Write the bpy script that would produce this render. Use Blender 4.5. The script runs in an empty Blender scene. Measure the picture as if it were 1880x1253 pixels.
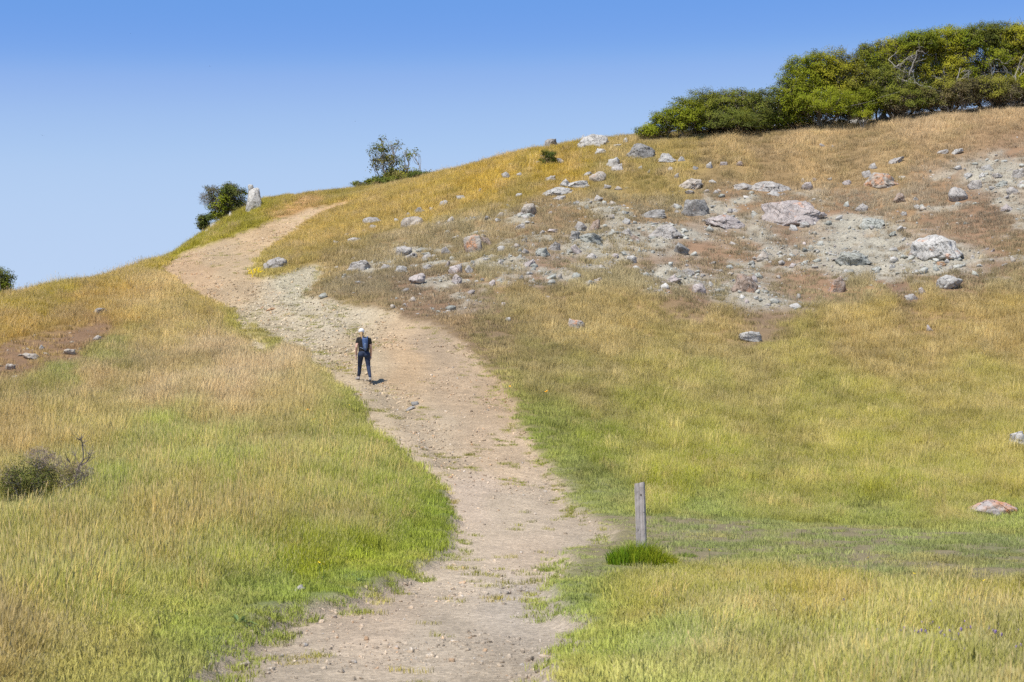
import bpy, bmesh, math
import numpy as np
from mathutils import Vector, Matrix, Euler

# ------------------------------------------------------------------ camera, sky, sun, exposure
scene = bpy.context.scene
COL = scene.collection
W0, H0, F = 1880.0, 1253.0, 3656.0            # photograph size, focal length in its pixels (about 70 mm)
EYE = 1.65
PITCH = math.atan((808.0 - H0 / 2) / F)
cam_data = bpy.data.cameras.new('camera')
cam_data.sensor_width = 36.0
cam_data.lens = F / W0 * 36.0
cam_data.clip_end = 5000.0
cam_data.dof.use_dof = True
cam_data.dof.focus_distance = 62.0
cam_data.dof.aperture_fstop = 7.0
cam = bpy.data.objects.new('camera', cam_data)
cam.location = (0, 0, EYE)
cam.rotation_euler = (math.pi / 2 + PITCH, 0, 0)
COL.objects.link(cam)
scene.camera = cam

SUN_EL, SUN_AZ = math.radians(60), math.radians(-138)      # azimuth clockwise from +Y (view direction)
to_sun = Vector((math.sin(SUN_AZ) * math.cos(SUN_EL), math.cos(SUN_AZ) * math.cos(SUN_EL), math.sin(SUN_EL)))
world = bpy.data.worlds.new('World')
scene.world = world
world.use_nodes = True
wn = world.node_tree
wn.nodes.clear()
wo = wn.nodes.new('ShaderNodeOutputWorld')
bg = wn.nodes.new('ShaderNodeBackground')
sky = wn.nodes.new('ShaderNodeTexSky')
sky.sky_type = 'NISHITA'
sky.sun_disc = False
sky.sun_elevation = SUN_EL
sky.sun_rotation = SUN_AZ
sky.altitude = 600
sky.air_density = 1.0
sky.dust_density = 0.15
sky.ozone_density = 3.0
# deep, clear spring sky: one tone curve per channel of the sky model, the same over the whole dome
sep = wn.nodes.new('ShaderNodeSeparateColor'); cmb = wn.nodes.new('ShaderNodeCombineColor')
wn.links.new(sky.outputs[0], sep.inputs[0])
TONE = (((0, .06), (.08, .115), (.19, .150), (.21, .18), (.235, .29), (.27, .39), (.31, .455), (.41, .505), (1, .62)),
        ((0, .10), (.15, .22), (.30, .335), (.335, .36), (.375, .46), (.42, .56), (.46, .61), (.567, .65), (1, .74)),
        ((0, .14), (.25, .38), (.45, .68), (.529, .80), (.60, .86), (.65, .885), (1, .92)))
for ch, pts in enumerate(TONE):
    d_ = wn.nodes.new('ShaderNodeMath'); d_.operation = 'MULTIPLY'; d_.inputs[1].default_value = 0.1
    c_ = wn.nodes.new('ShaderNodeFloatCurve')
    cv = c_.mapping.curves[0]
    cv.points[0].location = pts[0]; cv.points[1].location = pts[-1]
    for p_ in pts[1:-1]: cv.points.new(*p_)
    c_.mapping.update()
    m_ = wn.nodes.new('ShaderNodeMath'); m_.operation = 'MULTIPLY'; m_.inputs[1].default_value = 1 / (0.12 * 1.2746)
    wn.links.new(sep.outputs[ch], d_.inputs[0]); wn.links.new(d_.outputs[0], c_.inputs['Value'])
    wn.links.new(c_.outputs[0], m_.inputs[0]); wn.links.new(m_.outputs[0], cmb.inputs[ch])
bg.inputs['Strength'].default_value = 0.12
wn.links.new(cmb.outputs[0], bg.inputs['Color'])
wn.links.new(bg.outputs[0], wo.inputs['Surface'])
sun_data = bpy.data.lights.new('sun', 'SUN')
sun_data.energy = 4.0
sun_data.angle = math.radians(0.5)
sun_data.color = (1.0, 0.955, 0.88)
sun = bpy.data.objects.new('sun', sun_data)
sun.rotation_euler = to_sun.to_track_quat('Z', 'Y').to_euler()
COL.objects.link(sun)
vs = scene.view_settings
vs.view_transform = 'Standard'
vs.look = 'None'
vs.gamma = 1.0
vs.exposure = 0.35
vs.use_curve_mapping = False
scene.cycles.max_bounces = 6
scene.cycles.diffuse_bounces = 3
scene.cycles.transmission_bounces = 3
scene.cycles.glossy_bounces = 1
scene.cycles.use_denoising = False

# ------------------------------------------------------------------ numeric helpers
rng = np.random.default_rng(11)

def lin(c):
    c = np.asarray(c, float) / 255.0
    return np.where(c <= 0.04045, c / 12.92, ((c + 0.055) / 1.055) ** 2.4)

def _hash(ix, iy, seed):
    h = (ix.astype(np.int64) * 374761393 + iy.astype(np.int64) * 668265263 + seed * 1442695041) & 0xffffffff
    h = ((h ^ (h >> 13)) * 1274126177) & 0xffffffff
    h = h ^ (h >> 16)
    return (h & 0xffffff) / float(0xffffff)

def vnoise(x, y, seed=0):
    ix, iy = np.floor(x), np.floor(y)
    fx, fy = x - ix, y - iy
    fx = fx * fx * (3 - 2 * fx); fy = fy * fy * (3 - 2 * fy)
    a = _hash(ix, iy, seed); b = _hash(ix + 1, iy, seed)
    c = _hash(ix, iy + 1, seed); d = _hash(ix + 1, iy + 1, seed)
    return (a + (b - a) * fx) * (1 - fy) + (c + (d - c) * fx) * fy

def fbm(x, y, seed=0, octv=4):
    s, a, t = 0.0, 1.0, 0.0
    for i in range(octv):
        s = s + a * vnoise(x * 2 ** i + 17.3 * i, y * 2 ** i - 9.1 * i, seed + i)
        t += a; a *= 0.5
    return s / t * 2 - 1

def sstep(a, b, x):
    t = np.clip((x - a) / (b - a), 0, 1)
    return t * t * (3 - 2 * t)

# ------------------------------------------------------------------ terrain: survey points (bearing column, height row, distance in m)
SURVEY = [
 (-400,1150,18),(-400,1000,28),(-400,860,45),(-400,740,62),(-400,660,76),(-400,640,86),(-400,760,120),
 (0,1240,14),(0,1115,20),(0,1010,28),(0,910,38),(0,806,50),(0,726,60),(0,652,70),(0,588,80),(0,556,88),(0,600,105),(0,720,140),
 (150,650,71),(150,574,85),(150,514,98),(150,560,120),(150,700,160),
 (300,1240,14),(300,1110,20),(300,1000,28),(300,900,38),(300,802,50),(300,712,62),(300,634,75),(300,566,88),(300,512,100),(300,481,107),
 (270,487,108),(230,520,125),(300,500,130),(300,640,175),
 (450,1105,20),(520,990,28),(520,890,38),(540,786,50),(450,700,62),(430,640,74),(440,592,82),(430,560,88),
 (340,458,113),(390,476,108),(420,408,125),(465,376,134),(380,430,140),(400,470,160),
 (400,455,116),(480,432,120),(540,402,129),(600,380,138),(640,370,142),(495,358,141),(560,356,147),(620,356,149),(520,365,138),(560,400,180),(420,560,200),
 (560,548,85),(600,545,86),(600,482,97),(600,428,112),(560,470,100),(640,560,82),
 (668,701,59),(640,640,68),(700,640,67),(680,1040,25),(740,860,43),
 (760,570,80),(760,490,95),(760,412,110),(760,354,126),(760,334,140),(700,352,143),(760,360,165),
 (940,1320,11.5),(940,1100,20),(940,1009,30),(900,880,42),(820,780,51),(940,735,59),(940,590,75),(940,482,90),(940,388,105),(940,312,120),(940,288,129),(940,310,150),
 (1178,1008,29.9),(1200,925,42),(1200,830,52),(1200,730,62),(1200,622,75),(1200,522,88),(1200,424,100),(1200,324,112),(1200,268,120),(1200,256,124),(1200,275,142),
 (1500,1240,14),(1500,1100,20.7),(1500,1010,29.8),(1500,930,41),(1500,830,54),(1500,730,66),(1500,622,78),(1500,522,90),(1500,432,100),(1500,344,110),(1500,276,118),(1500,243,124),(1500,262,145),
 (1880,1240,14),(1880,1015,29.5),(1880,950,39),(1880,842,52),(1880,732,64),(1880,622,76),(1880,512,88),(1880,404,98),(1880,306,108),(1880,230,117),(1880,204,124),(1880,215,145),
 (2300,1010,30),(2300,940,40),(2300,730,64),(2300,512,88),(2300,300,108),(2300,190,126),(2300,200,150),
]

def ray(px, py):
    px = np.asarray(px, float); py = np.asarray(py, float)
    rx = (px - W0 / 2) / F; ru = (H0 / 2 - py) / F
    c, s = math.cos(PITCH), math.sin(PITCH)
    dy = c - ru * s; dz = s + ru * c
    return rx / dy, dz / dy                    # x and z per metre of y

S = np.array(SURVEY, float)
rx_, rz_ = ray(S[:, 0], S[:, 1])
CP = np.stack([rx_ * S[:, 2], S[:, 2], EYE + rz_ * S[:, 2]], 1)
ring = []
for a in np.linspace(-1.35, 1.35, 13):
    for r_, z_ in ((330, -14.0), (700, -25.0)):
        ring.append((math.sin(a) * r_, math.cos(a) * r_, z_))
for x_ in (-60, -25, 0, 25, 60):
    ring.append((x_, -20, -0.6)); 
for x_ in (-6, 0, 6):
    ring.append((x_, 2, 0.0)); ring.append((x_, 8, 0.0))
CP = np.vstack([CP, np.array(ring)])

def _tps(r2):
    return np.where(r2 > 1e-9, 0.5 * r2 * np.log(np.maximum(r2, 1e-9)), 0.0)
_n = len(CP)
_d2 = ((CP[:, None, :2] - CP[None, :, :2]) ** 2).sum(-1)
_A = np.zeros((_n + 3, _n + 3))
_A[:_n, :_n] = _tps(_d2) + np.eye(_n) * 18.0
_A[:_n, _n] = 1; _A[:_n, _n + 1:] = CP[:, :2]
_A[_n, :_n] = 1; _A[_n + 1:, :_n] = CP[:, :2].T
_w = np.linalg.solve(_A, np.concatenate([CP[:, 2], np.zeros(3)]))

def base_h(x, y):
    x = np.asarray(x, float).ravel(); y = np.asarray(y, float).ravel()
    out = np.empty(len(x))
    for i in range(0, len(x), 20000):
        xs, ys = x[i:i + 20000], y[i:i + 20000]
        r2 = (xs[:, None] - CP[None, :, 0]) ** 2 + (ys[:, None] - CP[None, :, 1]) ** 2
        out[i:i + 20000] = _tps(r2) @ _w[:_n] + _w[_n] + _w[_n + 1] * xs + _w[_n + 2] * ys
    amp = sstep(12, 60, y) * 0.22 + 0.03
    return out + amp * fbm(x * 0.13, y * 0.13, 3, 3)

_YS = np.concatenate([np.arange(9, 60, 0.35), np.arange(60, 200, 0.6)])
def hit(px, py, fn=None):
    """world points where the sight lines of the survey meet the ground"""
    px = np.atleast_1d(np.asarray(px, float)); py = np.atleast_1d(np.asarray(py, float))
    kx, kz = ray(px, py)
    X = kx[:, None] * _YS[None]; Y = np.broadcast_to(_YS[None], X.shape)
    Z = EYE + kz[:, None] * _YS[None]
    G = (fn or base_h)(X, Y).reshape(X.shape)
    below = Z <= G
    i = np.where(below.any(1), below.argmax(1), np.argmin(Z - G, 1))
    i = np.clip(i, 1, len(_YS) - 1)
    n = np.arange(len(px))
    a = (Z - G)[n, i - 1]; b = (Z - G)[n, i]
    t = np.clip(a / np.where(np.abs(a - b) < 1e-9, 1e-9, a - b), 0, 1)
    y = _YS[i - 1] + (_YS[i] - _YS[i - 1]) * t
    x = kx * y
    return np.stack([x, y, (fn or base_h)(x, y)], 1)

def poly_world(pts):
    p = np.array(pts, float)
    return hit(p[:, 0], p[:, 1])[:, :2]

def sdf(x, y, poly):
    x = np.asarray(x, float).ravel(); y = np.asarray(y, float).ravel()
    d = np.full(len(x), 1e18); inside = np.zeros(len(x), bool)
    n = len(poly)
    for i in range(n):
        ax, ay = poly[i]; bx, by = poly[(i + 1) % n]
        ex, ey = bx - ax, by - ay
        t = np.clip(((x - ax) * ex + (y - ay) * ey) / (ex * ex + ey * ey + 1e-12), 0, 1)
        d = np.minimum(d, (x - ax - t * ex) ** 2 + (y - ay - t * ey) ** 2)
        cond = (ay > y) != (by > y)
        with np.errstate(divide='ignore', invalid='ignore'):
            xi = ax + (y - ay) / (by - ay if abs(by - ay) > 1e-12 else 1e-12) * ex
        inside ^= cond & (x < xi)
    d = np.sqrt(d)
    return np.where(inside, -d, d)

PATH_PX = [(305,1253),(390,1192),(474,1128),(545,1106),(630,1094),(722,1056),(790,1014),(820,967),(833,930),(803,892),(758,853),(708,815),(680,780),
 (658,744),(632,712),(600,690),(566,666),(536,638),(497,614),(460,592),(430,572),(384,552),(334,526),(294,502),(304,482),(328,466),(368,452),
 (420,436),(470,418),(520,398),(560,384),(600,376),(640,368),(650,373),(606,386),(566,402),(540,424),(500,452),(470,478),(458,502),(500,508),
 (545,490),(590,484),(588,500),(560,540),(640,560),(720,572),(790,592),(832,622),(872,652),(912,692),(942,742),(962,792),(1000,850),(1030,890),
 (1062,932),(1128,972),(1120,990),(1052,1002),(1040,1040),(1012,1070),(1030,1110),(1080,1150),(1048,1182),(1040,1220),(1050,1253)]
path_w = poly_world(PATH_PX)
near = np.array([(1.0, 6.0), (1.0, -4.0), (-2.8, -4.0), (-2.5, 6.0)])
PATH = np.vstack([path_w, near])
SIDE = poly_world([(428,568),(434,594),(452,622),(474,646),(494,662),(506,656),(492,638),(474,614),(458,592),(446,572)])
SCREE = [poly_world(p) for p in (
 [(1480,405),(1560,398),(1640,398),(1690,420),(1760,430),(1790,480),(1800,500),(1700,500),(1600,505),(1530,510),(1480,490),(1470,440)],
 [(1000,440),(1080,425),(1180,415),(1260,420),(1300,440),(1260,460),(1200,470),(1100,480),(1000,480)],
 [(1330,500),(1400,490),(1430,530),(1440,565),(1360,570),(1330,540)],
 [(1760,300),(1880,290),(1900,380),(1840,385),(1790,345)],
 [(1290,395),(1400,395),(1420,420),(1300,430)],
 [(1190,495),(1260,490),(1300,520),(1220,530)],
)]
BARE = [poly_world(p) for p in (       # short trampled side trail by the post, bare dark earth showing through
 [(1060,945),(1190,950),(1350,955),(1600,968),(1880,985),(1990,990),(1990,1098),(1880,1086),(1600,1072),(1380,1058),(1250,1048),(1110,1062),(1060,1050),(1040,1000)],
)]
ROCKY = poly_world([(560,545),(640,470),(760,420),(900,390),(1100,350),(1200,370),(1330,340),(1500,345),(1650,340),(1760,290),(1960,250),(1960,540),(1800,530),(1640,545),(1450,572),(1300,560),(1100,540),(960,525),(860,575),(760,580),(640,556)])
LEFTCUT = poly_world([(-60,640),(60,610),(170,590),(215,600),(140,665),(60,690),(-60,720)])
TOPBANK = poly_world([(470,405),(500,362),(560,354),(640,358),(650,366),(600,374),(550,386),(500,404)])
ROUGH = poly_world([(440,545),(480,515),(560,478),(600,482),(585,510),(570,545),(700,590),(760,640),(680,650),(620,660),(560,640),(500,600)])
WEEDY = poly_world([(700,740),(800,720),(920,740),(990,850),(940,870),(850,850),(760,800)])

CHANNEL = poly_world([(440,556),(500,588),(560,612),(620,648),(690,690),(740,732),(775,765),(800,800),(830,840)])
CHANNEL2 = poly_world([(470,545),(560,560),(640,588),(700,620),(640,640)])
def line_d(x, y, pl):
    x = np.ravel(x); y = np.ravel(y); d = np.full(len(x), 1e9)
    for (ax, ay), (bx, by) in zip(pl[:-1], pl[1:]):
        ex, ey = bx - ax, by - ay
        t = np.clip(((x - ax) * ex + (y - ay) * ey) / (ex * ex + ey * ey), 0, 1)
        d = np.minimum(d, np.hypot(x - ax - t * ex, y - ay - t * ey))
    return d
def channel_m(x, y):
    x = np.ravel(x); y = np.ravel(y)
    d = np.minimum(line_d(x, y, CHANNEL), line_d(x, y, CHANNEL2) + 0.15) + 0.45 * fbm(x * 0.8, y * 0.5, 36, 3)
    return np.exp(-(np.maximum(d, 0) / 0.55) ** 2)
def path_sd(x, y):
    wob = 0.30 * fbm(x * 0.9, y * 0.5, 21, 3) + 0.26 * fbm(x * 3.0, y * 1.8, 22, 3)
    wob = wob * (0.45 + 0.55 * sstep(22, 45, np.ravel(y)))
    a = sdf(x, y, PATH); b = sdf(x, y, SIDE)
    return np.minimum(a, b + 0.05) + wob

def scree_m(x, y):
    s = np.full(np.size(x), 1e9)
    for p in SCREE:
        s = np.minimum(s, sdf(x, y, p))
    x = np.ravel(x); y = np.ravel(y)
    a = sstep(1.3, -1.6, s + 2.2 * fbm(x * 0.45, y * 0.32, 31, 4)) * sstep(-0.75, 0.1, fbm(x * 0.9, y * 0.7, 33, 3) + 0.25)
    b = sstep(1.0, -2.0, sdf(x, y, ROCKY)) * sstep(0.06, 0.36, fbm(x * 0.55 + 3, y * 0.42, 34, 4)) * 0.8
    return np.maximum(a * 0.92, b)

def soft(x, y, poly, k=1.0, nz=1.0, seed=41):
    return sstep(k, -k, sdf(x, y, poly) + nz * fbm(np.ravel(x) * 0.4, np.ravel(y) * 0.3, seed, 3))

def ground_h(x, y, sd=None, sc=None):
    x = np.ravel(np.asarray(x, float)); y = np.ravel(np.asarray(y, float))
    if sd is None: sd = path_sd(x, y)
    if sc is None: sc = scree_m(x, y)
    h = base_h(x, y)
    pm = sstep(0.18, -0.22, sd)
    h = h - pm * 0.18
    cm = channel_m(x, y)
    h = h - pm * cm * (0.10 + 0.10 * fbm(x * 2.0, y * 1.4, 37, 3))
    h = h + (1 - pm) * 0.05 * fbm(x * 1.1, y * 1.1, 5, 3)
    h = h + pm * 0.035 * fbm(x * 2.2, y * 1.6, 6, 4) * sstep(10, 30, y)
    h = h + pm * 0.05 * fbm(x * 0.8, y * 0.8, 8, 2) * sstep(38, 60, y)
    rg = np.abs(fbm(x * 0.9 + 0.4 * y, y * 0.7, 7, 4))
    st = rg * 9.0; st = (np.floor(st) + sstep(0.7, 1.0, st - np.floor(st))) / 9.0      # broken ledges
    h = h + sc * (0.16 - 0.6 * st)
    return h

# colour of the plants and soil, surveyed on the ground: (column, row, sRGB, plant height m, cover)
FIELD = [
 (0,1220,(176,154,104),.42,1),(120,1230,(172,158,104),.42,1),(220,1200,(170,158,98),.4,1),(330,1235,(166,162,104),.18,1),(400,1200,(150,160,98),.10,.95),(430,1130,(150,154,94),.09,.95),
 (60,1120,(168,168,78),.42,1),(200,1130,(165,170,78),.42,1),(330,1120,(160,170,82),.3,1),(100,1040,(172,166,78),.42,1),(300,1050,(176,168,84),.42,1),
 (420,1070,(166,170,70),.34,1),(550,1045,(160,168,34),.3,1),(660,1025,(156,168,46),.3,1),(640,1078,(138,154,76),.12,1),(520,1085,(142,156,82),.12,1),(420,1100,(146,158,86),.14,1),(760,985,(150,164,60),.24,1),
 (650,985,(172,164,92),.38,1),(300,985,(178,162,88),.42,1),(150,950,(170,170,84),.42,1),(480,960,(176,162,88),.42,1),(560,900,(170,172,84),.42,1),(700,925,(164,172,74),.4,1),(775,900,(158,168,74),.32,1),
 (812,930,(124,148,58),.2,1),(600,850,(168,175,82),.4,1),(420,870,(170,175,82),.42,1),(300,820,(168,172,82),.42,1),(200,900,(164,172,80),.42,1),(60,960,(164,168,86),.4,1),
 (160,790,(184,168,96),.4,1),(40,780,(192,164,104),.4,1),(700,820,(166,168,74),.36,1),(300,740,(214,182,136),.42,1),(440,720,(214,182,138),.42,1),(560,730,(192,170,110),.4,1),(620,770,(172,166,86),.36,1),
 (150,720,(198,166,112),.4,1),(520,680,(214,184,140),.4,1),(600,705,(190,170,108),.36,1),(400,650,(212,180,132),.4,1),(300,670,(196,168,110),.4,1),(330,600,(196,170,98),.38,1),(420,580,(178,164,76),.34,1),
 (500,622,(168,158,82),.22,1),(230,650,(166,160,82),.34,1),(120,700,(158,158,80),.34,1),(60,730,(176,162,88),.36,1),(110,610,(180,146,84),.26,.8),(40,660,(166,132,92),.24,.6),(160,620,(160,124,90),.22,.55),
 (50,570,(184,156,52),.34,1),(20,600,(188,152,70),.34,1),(200,560,(206,168,84),.38,1),(100,540,(182,158,46),.34,1),(200,505,(190,160,56),.36,1),(280,530,(214,180,112),.4,1),(360,560,(196,168,84),.38,1),(270,490,(184,160,50),.36,1),
 (350,440,(164,154,32),.3,1),(450,390,(160,148,36),.28,1),(520,352,(170,150,56),.26,.9),(600,352,(168,148,60),.26,.9),(550,372,(184,148,90),.12,.5),
 (1000,800,(156,152,84),.16,.9),(1060,870,(156,156,96),.13,.95),(1100,820,(162,162,62),.3,1),(1300,850,(178,166,66),.3,1),(1600,850,(182,166,72),.3,1),(1850,850,(186,166,82),.3,1),(1250,895,(172,168,52),.3,1),(1600,900,(172,164,62),.3,1),(1860,900,(176,162,70),.26,1),
 (1120,915,(154,158,98),.11,1),(1300,935,(152,160,92),.11,.95),(1600,940,(156,160,92),.11,.95),(1860,955,(152,158,88),.11,.95),(1300,990,(138,146,92),.07,.62),(1600,1000,(138,146,90),.07,.66),(1850,1020,(132,142,88),.07,.66),(1100,1030,(142,146,86),.07,.55),
 (1200,1100,(170,160,84),.16,1),(1330,1060,(174,164,84),.17,1),(1500,1110,(182,166,78),.18,1),(1850,1090,(178,164,80),.18,1),(1100,1180,(160,164,86),.14,1),(1400,1180,(174,170,96),.18,1),(1700,1180,(170,164,86),.2,1),(1250,1235,(166,172,104),.18,1),(1600,1240,(170,168,92),.22,1),(1850,1230,(164,158,96),.22,1),(1040,1120,(148,158,92),.09,.9),
 (1100,720,(168,146,90),.26,1),(1300,720,(178,158,86),.3,1),(1500,740,(174,158,76),.3,1),(1800,720,(182,158,84),.3,1),(960,660,(160,138,90),.2,.85),(1100,620,(190,158,100),.3,1),(1300,600,(190,158,100),.3,1),(1600,620,(192,158,98),.3,1),(1820,600,(194,158,98),.3,1),
 (1200,670,(182,158,88),.3,1),(1500,670,(180,156,82),.3,1),(1200,780,(176,162,76),.3,1),(1600,790,(180,162,76),.3,1),
 (860,600,(152,126,92),.14,.7),(980,560,(190,156,104),.28,.95),(1150,560,(196,162,104),.3,1),(1600,570,(194,160,86),.3,1),(1840,545,(180,146,84),.26,.9),(1700,540,(184,150,92),.24,.8),(760,560,(146,122,90),.12,.6),(660,520,(158,136,92),.2,.75),
 (1000,500,(148,122,96),.14,.5),(1200,480,(140,114,88),.13,.45),(1300,460,(146,120,88),.15,.5),(1450,470,(148,122,88),.15,.45),(1640,515,(140,112,90),.13,.5),(1810,470,(138,112,86),.15,.55),(1820,410,(142,116,82),.15,.6),(1550,430,(150,126,96),.1,.2),(1720,460,(150,126,96),.1,.2),(1400,540,(154,128,98),.12,.3),(1280,530,(150,122,98),.14,.45),
 (850,420,(172,150,86),.26,.85),(1000,410,(164,138,84),.2,.75),(1120,395,(160,134,80),.2,.7),(700,450,(176,152,88),.24,.85),(620,480,(166,142,78),.22,.85),(600,425,(196,164,76),.3,1),(680,400,(196,164,80),.3,1),(780,360,(198,166,68),.3,1),(900,320,(200,164,58),.32,1),(1000,290,(188,156,44),.32,1),(1060,300,(184,152,48),.3,1),(940,360,(172,148,70),.24,.9),
 (1150,335,(182,152,80),.24,.9),(1250,300,(192,162,84),.28,1),(1350,265,(204,168,104),.32,1),(1500,255,(206,170,112),.32,1),(1700,232,(208,172,120),.34,1),(1850,212,(208,170,116),.34,1),(1500,305,(196,160,102),.26,.95),(1700,290,(184,150,102),.22,.85),(1850,275,(160,128,94),.16,.6),(1650,350,(184,152,98),.24,.85),(1400,320,(168,138,90),.2,.75),(1550,350,(172,142,92),.2,.75),(1730,380,(170,138,90),.2,.7),(1330,365,(160,134,84),.18,.65),(1200,355,(172,146,76),.24,.9),(1130,365,(180,156,84),.26,.95),
]
_fp = hit([f[0] for f in FIELD], [f[1] for f in FIELD])
def _warp(x, y):
    yy = np.maximum(np.asarray(y, float) + 2, 4)
    return np.asarray(x, float) / yy * 3656, np.log(yy) * 440
_fu, _fv = _warp(_fp[:, 0], _fp[:, 1])
_fc = lin(np.array([f[2] for f in FIELD])); _fc = _fc * 0.90 + _fc.mean(1, keepdims=True) * 0.10
_fval = np.concatenate([_fc, np.array([[f[3], f[4]] for f in FIELD])], 1)
def field(x, y, u=None, table=None):
    x = np.ravel(x); y = np.ravel(y)
    fu, fv, fval = table or (_fu, _fv, _fval)
    out = np.empty((len(x), fval.shape[1]))
    wx, wy = _warp(x + 1.2 * fbm(x * 0.3, y * 0.2, 51, 3) * sstep(8, 80, y), y + 2.5 * fbm(x * 0.3, y * 0.15, 52, 3) * sstep(8, 80, y))
    for i in range(0, len(x), 20000):
        d2 = (wx[i:i + 20000, None] - fu[None]) ** 2 + (wy[i:i + 20000, None] - fv[None]) ** 2
        w = 1.0 / (d2 + 180.0) ** 2
        out[i:i + 20000] = (w @ fval) / w.sum(1, keepdims=True)
    return out

PFIELD = [(600,1240,(186,172,154)),(900,1240,(182,168,150)),(800,1150,(192,178,160)),(950,1080,(190,178,164)),(700,1110,(198,180,160)),(850,1030,(204,188,168)),(980,1000,(200,182,162)),
 (950,930,(200,184,164)),(870,900,(206,188,170)),(900,820,(202,180,154)),(780,800,(200,182,158)),(850,700,(192,170,144)),(740,660,(198,172,140)),(700,720,(202,184,158)),(640,640,(196,178,150)),(800,620,(184,164,140)),(900,720,(192,168,140)),
 (600,570,(198,186,164)),(500,560,(202,188,164)),(540,520,(194,186,164)),(430,500,(194,172,142)),(350,490,(198,170,138)),(400,455,(194,172,142)),(480,430,(200,174,140)),(560,395,(208,182,150)),(620,374,(200,170,132)),(470,600,(200,186,158)),(1090,1000,(186,172,154))]
_pp = hit([f[0] for f in PFIELD], [f[1] for f in PFIELD])
_pu, _pv = _warp(_pp[:, 0], _pp[:, 1])
_ptab = (_pu, _pv, lin(np.array([f[2] for f in PFIELD])) * np.array([.85, .815, .74]))

# ------------------------------------------------------------------ material helpers
def mat_new(name):
    m = bpy.data.materials.new(name); m.use_nodes = True
    m.node_tree.nodes.clear()
    return m, m.node_tree
def N(nt, typ, **kw):
    n = nt.nodes.new(typ)
    for k, v in kw.items():
        if k.startswith('i_'):
            n.inputs[k[2:].replace('_', ' ')].default_value = v
        else:
            setattr(n, k, v)
    return n
def out_surface(nt, shader_socket):
    o = nt.nodes.new('ShaderNodeOutputMaterial'); nt.links.new(shader_socket, o.inputs['Surface'])
def mixc(nt, fac, a, b, blend='MIX'):
    n = nt.nodes.new('ShaderNodeMix'); n.data_type = 'RGBA'; n.blend_type = blend; n.clamp_factor = True
    for s, v in ((n.inputs['Factor'], fac), (n.inputs[6], a), (n.inputs[7], b)):
        if hasattr(v, 'is_linked') or isinstance(v, bpy.types.NodeSocket):
            nt.links.new(v, s)
        else:
            s.default_value = v if not isinstance(v, tuple) or len(v) == 4 else (*v, 1)
    return n.outputs[2]
def mathn(nt, op, a, b=0.0, c=None, clamp=False):
    n = nt.nodes.new('ShaderNodeMath'); n.operation = op; n.use_clamp = clamp
    for i, v in enumerate((a, b) if c is None else (a, b, c)):
        if isinstance(v, bpy.types.NodeSocket): nt.links.new(v, n.inputs[i])
        else: n.inputs[i].default_value = v
    return n.outputs[0]
def ramp(nt, fac, stops):
    n = nt.nodes.new('ShaderNodeValToRGB')
    el = n.color_ramp.elements
    while len(el) < len(stops): el.new(0.5)
    for e, (p, c) in zip(el, stops):
        e.position = p; e.color = c if len(c) == 4 else (*c, 1)
    nt.links.new(fac, n.inputs[0])
    return n.outputs[0]
def noise(nt, vec, scale, detail=4.0, rough=0.6):
    n = nt.nodes.new('ShaderNodeTexNoise'); n.inputs['Scale'].default_value = scale
    n.inputs['Detail'].default_value = detail; n.inputs['Roughness'].default_value = rough
    if vec is not None: nt.links.new(vec, n.inputs['Vector'])
    return n.outputs['Fac']
def g(v): return (v, v, v, 1)

def simple_mat(name, col, rough=0.85, nscale=40.0, amt=0.25, spec=0.3):
    m, nt = mat_new(name)
    tc = N(nt, 'ShaderNodeTexCoord')
    f = noise(nt, tc.outputs['Object'], nscale, 3)
    c = mixc(nt, f, tuple(v * (1 - amt) for v in col), tuple(min(1, v * (1 + amt)) for v in col))
    b = N(nt, 'ShaderNodeBsdfPrincipled'); b.inputs['Roughness'].default_value = rough
    b.inputs['Specular IOR Level'].default_value = spec
    nt.links.new(c, b.inputs['Base Color'])
    out_surface(nt, b.outputs[0])
    return m

# ground
M_ground, nt = mat_new('hillside_soil')
at = N(nt, 'ShaderNodeAttribute', attribute_name='gcol')
mk = N(nt, 'ShaderNodeAttribute', attribute_name='mask')
sp = N(nt, 'ShaderNodeSeparateColor'); nt.links.new(mk.outputs['Color'], sp.inputs[0])
geo = N(nt, 'ShaderNodeNewGeometry')
pos = geo.outputs['Position']
n1 = noise(nt, pos, 1.7, 5, 0.65)
n2 = noise(nt, pos, 14.0, 5, 0.7)
n3 = noise(nt, pos, 60.0, 3, 0.6)
c0 = mixc(nt, 1.0, at.outputs['Color'], ramp(nt, n1, [(0.25, g(0.80)), (0.75, g(1.16))]), 'MULTIPLY')
c0 = mixc(nt, 1.0, c0, ramp(nt, n2, [(0.25, g(0.74)), (0.75, g(1.24))]), 'MULTIPLY')
c0 = mixc(nt, 1.0, c0, ramp(nt, n3, [(0.25, g(0.80)), (0.75, g(1.2))]), 'MULTIPLY')
vor = N(nt, 'ShaderNodeTexVoronoi'); vor.inputs['Scale'].default_value = 26.0; nt.links.new(pos, vor.inputs['Vector'])
grey = mixc(nt, 0.75, vor.outputs['Color'], g(0.5))
bw = N(nt, 'ShaderNodeRGBToBW'); nt.links.new(vor.outputs['Color'], bw.inputs[0])
peb = ramp(nt, bw.outputs[0], [(0.2, g(0.78)), (0.8, g(1.28))])
pf = mathn(nt, 'MULTIPLY', sp.outputs[0], 0.75)
c1 = mixc(nt, pf, c0, mixc(nt, 1.0, c0, peb, 'MULTIPLY'))
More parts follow.
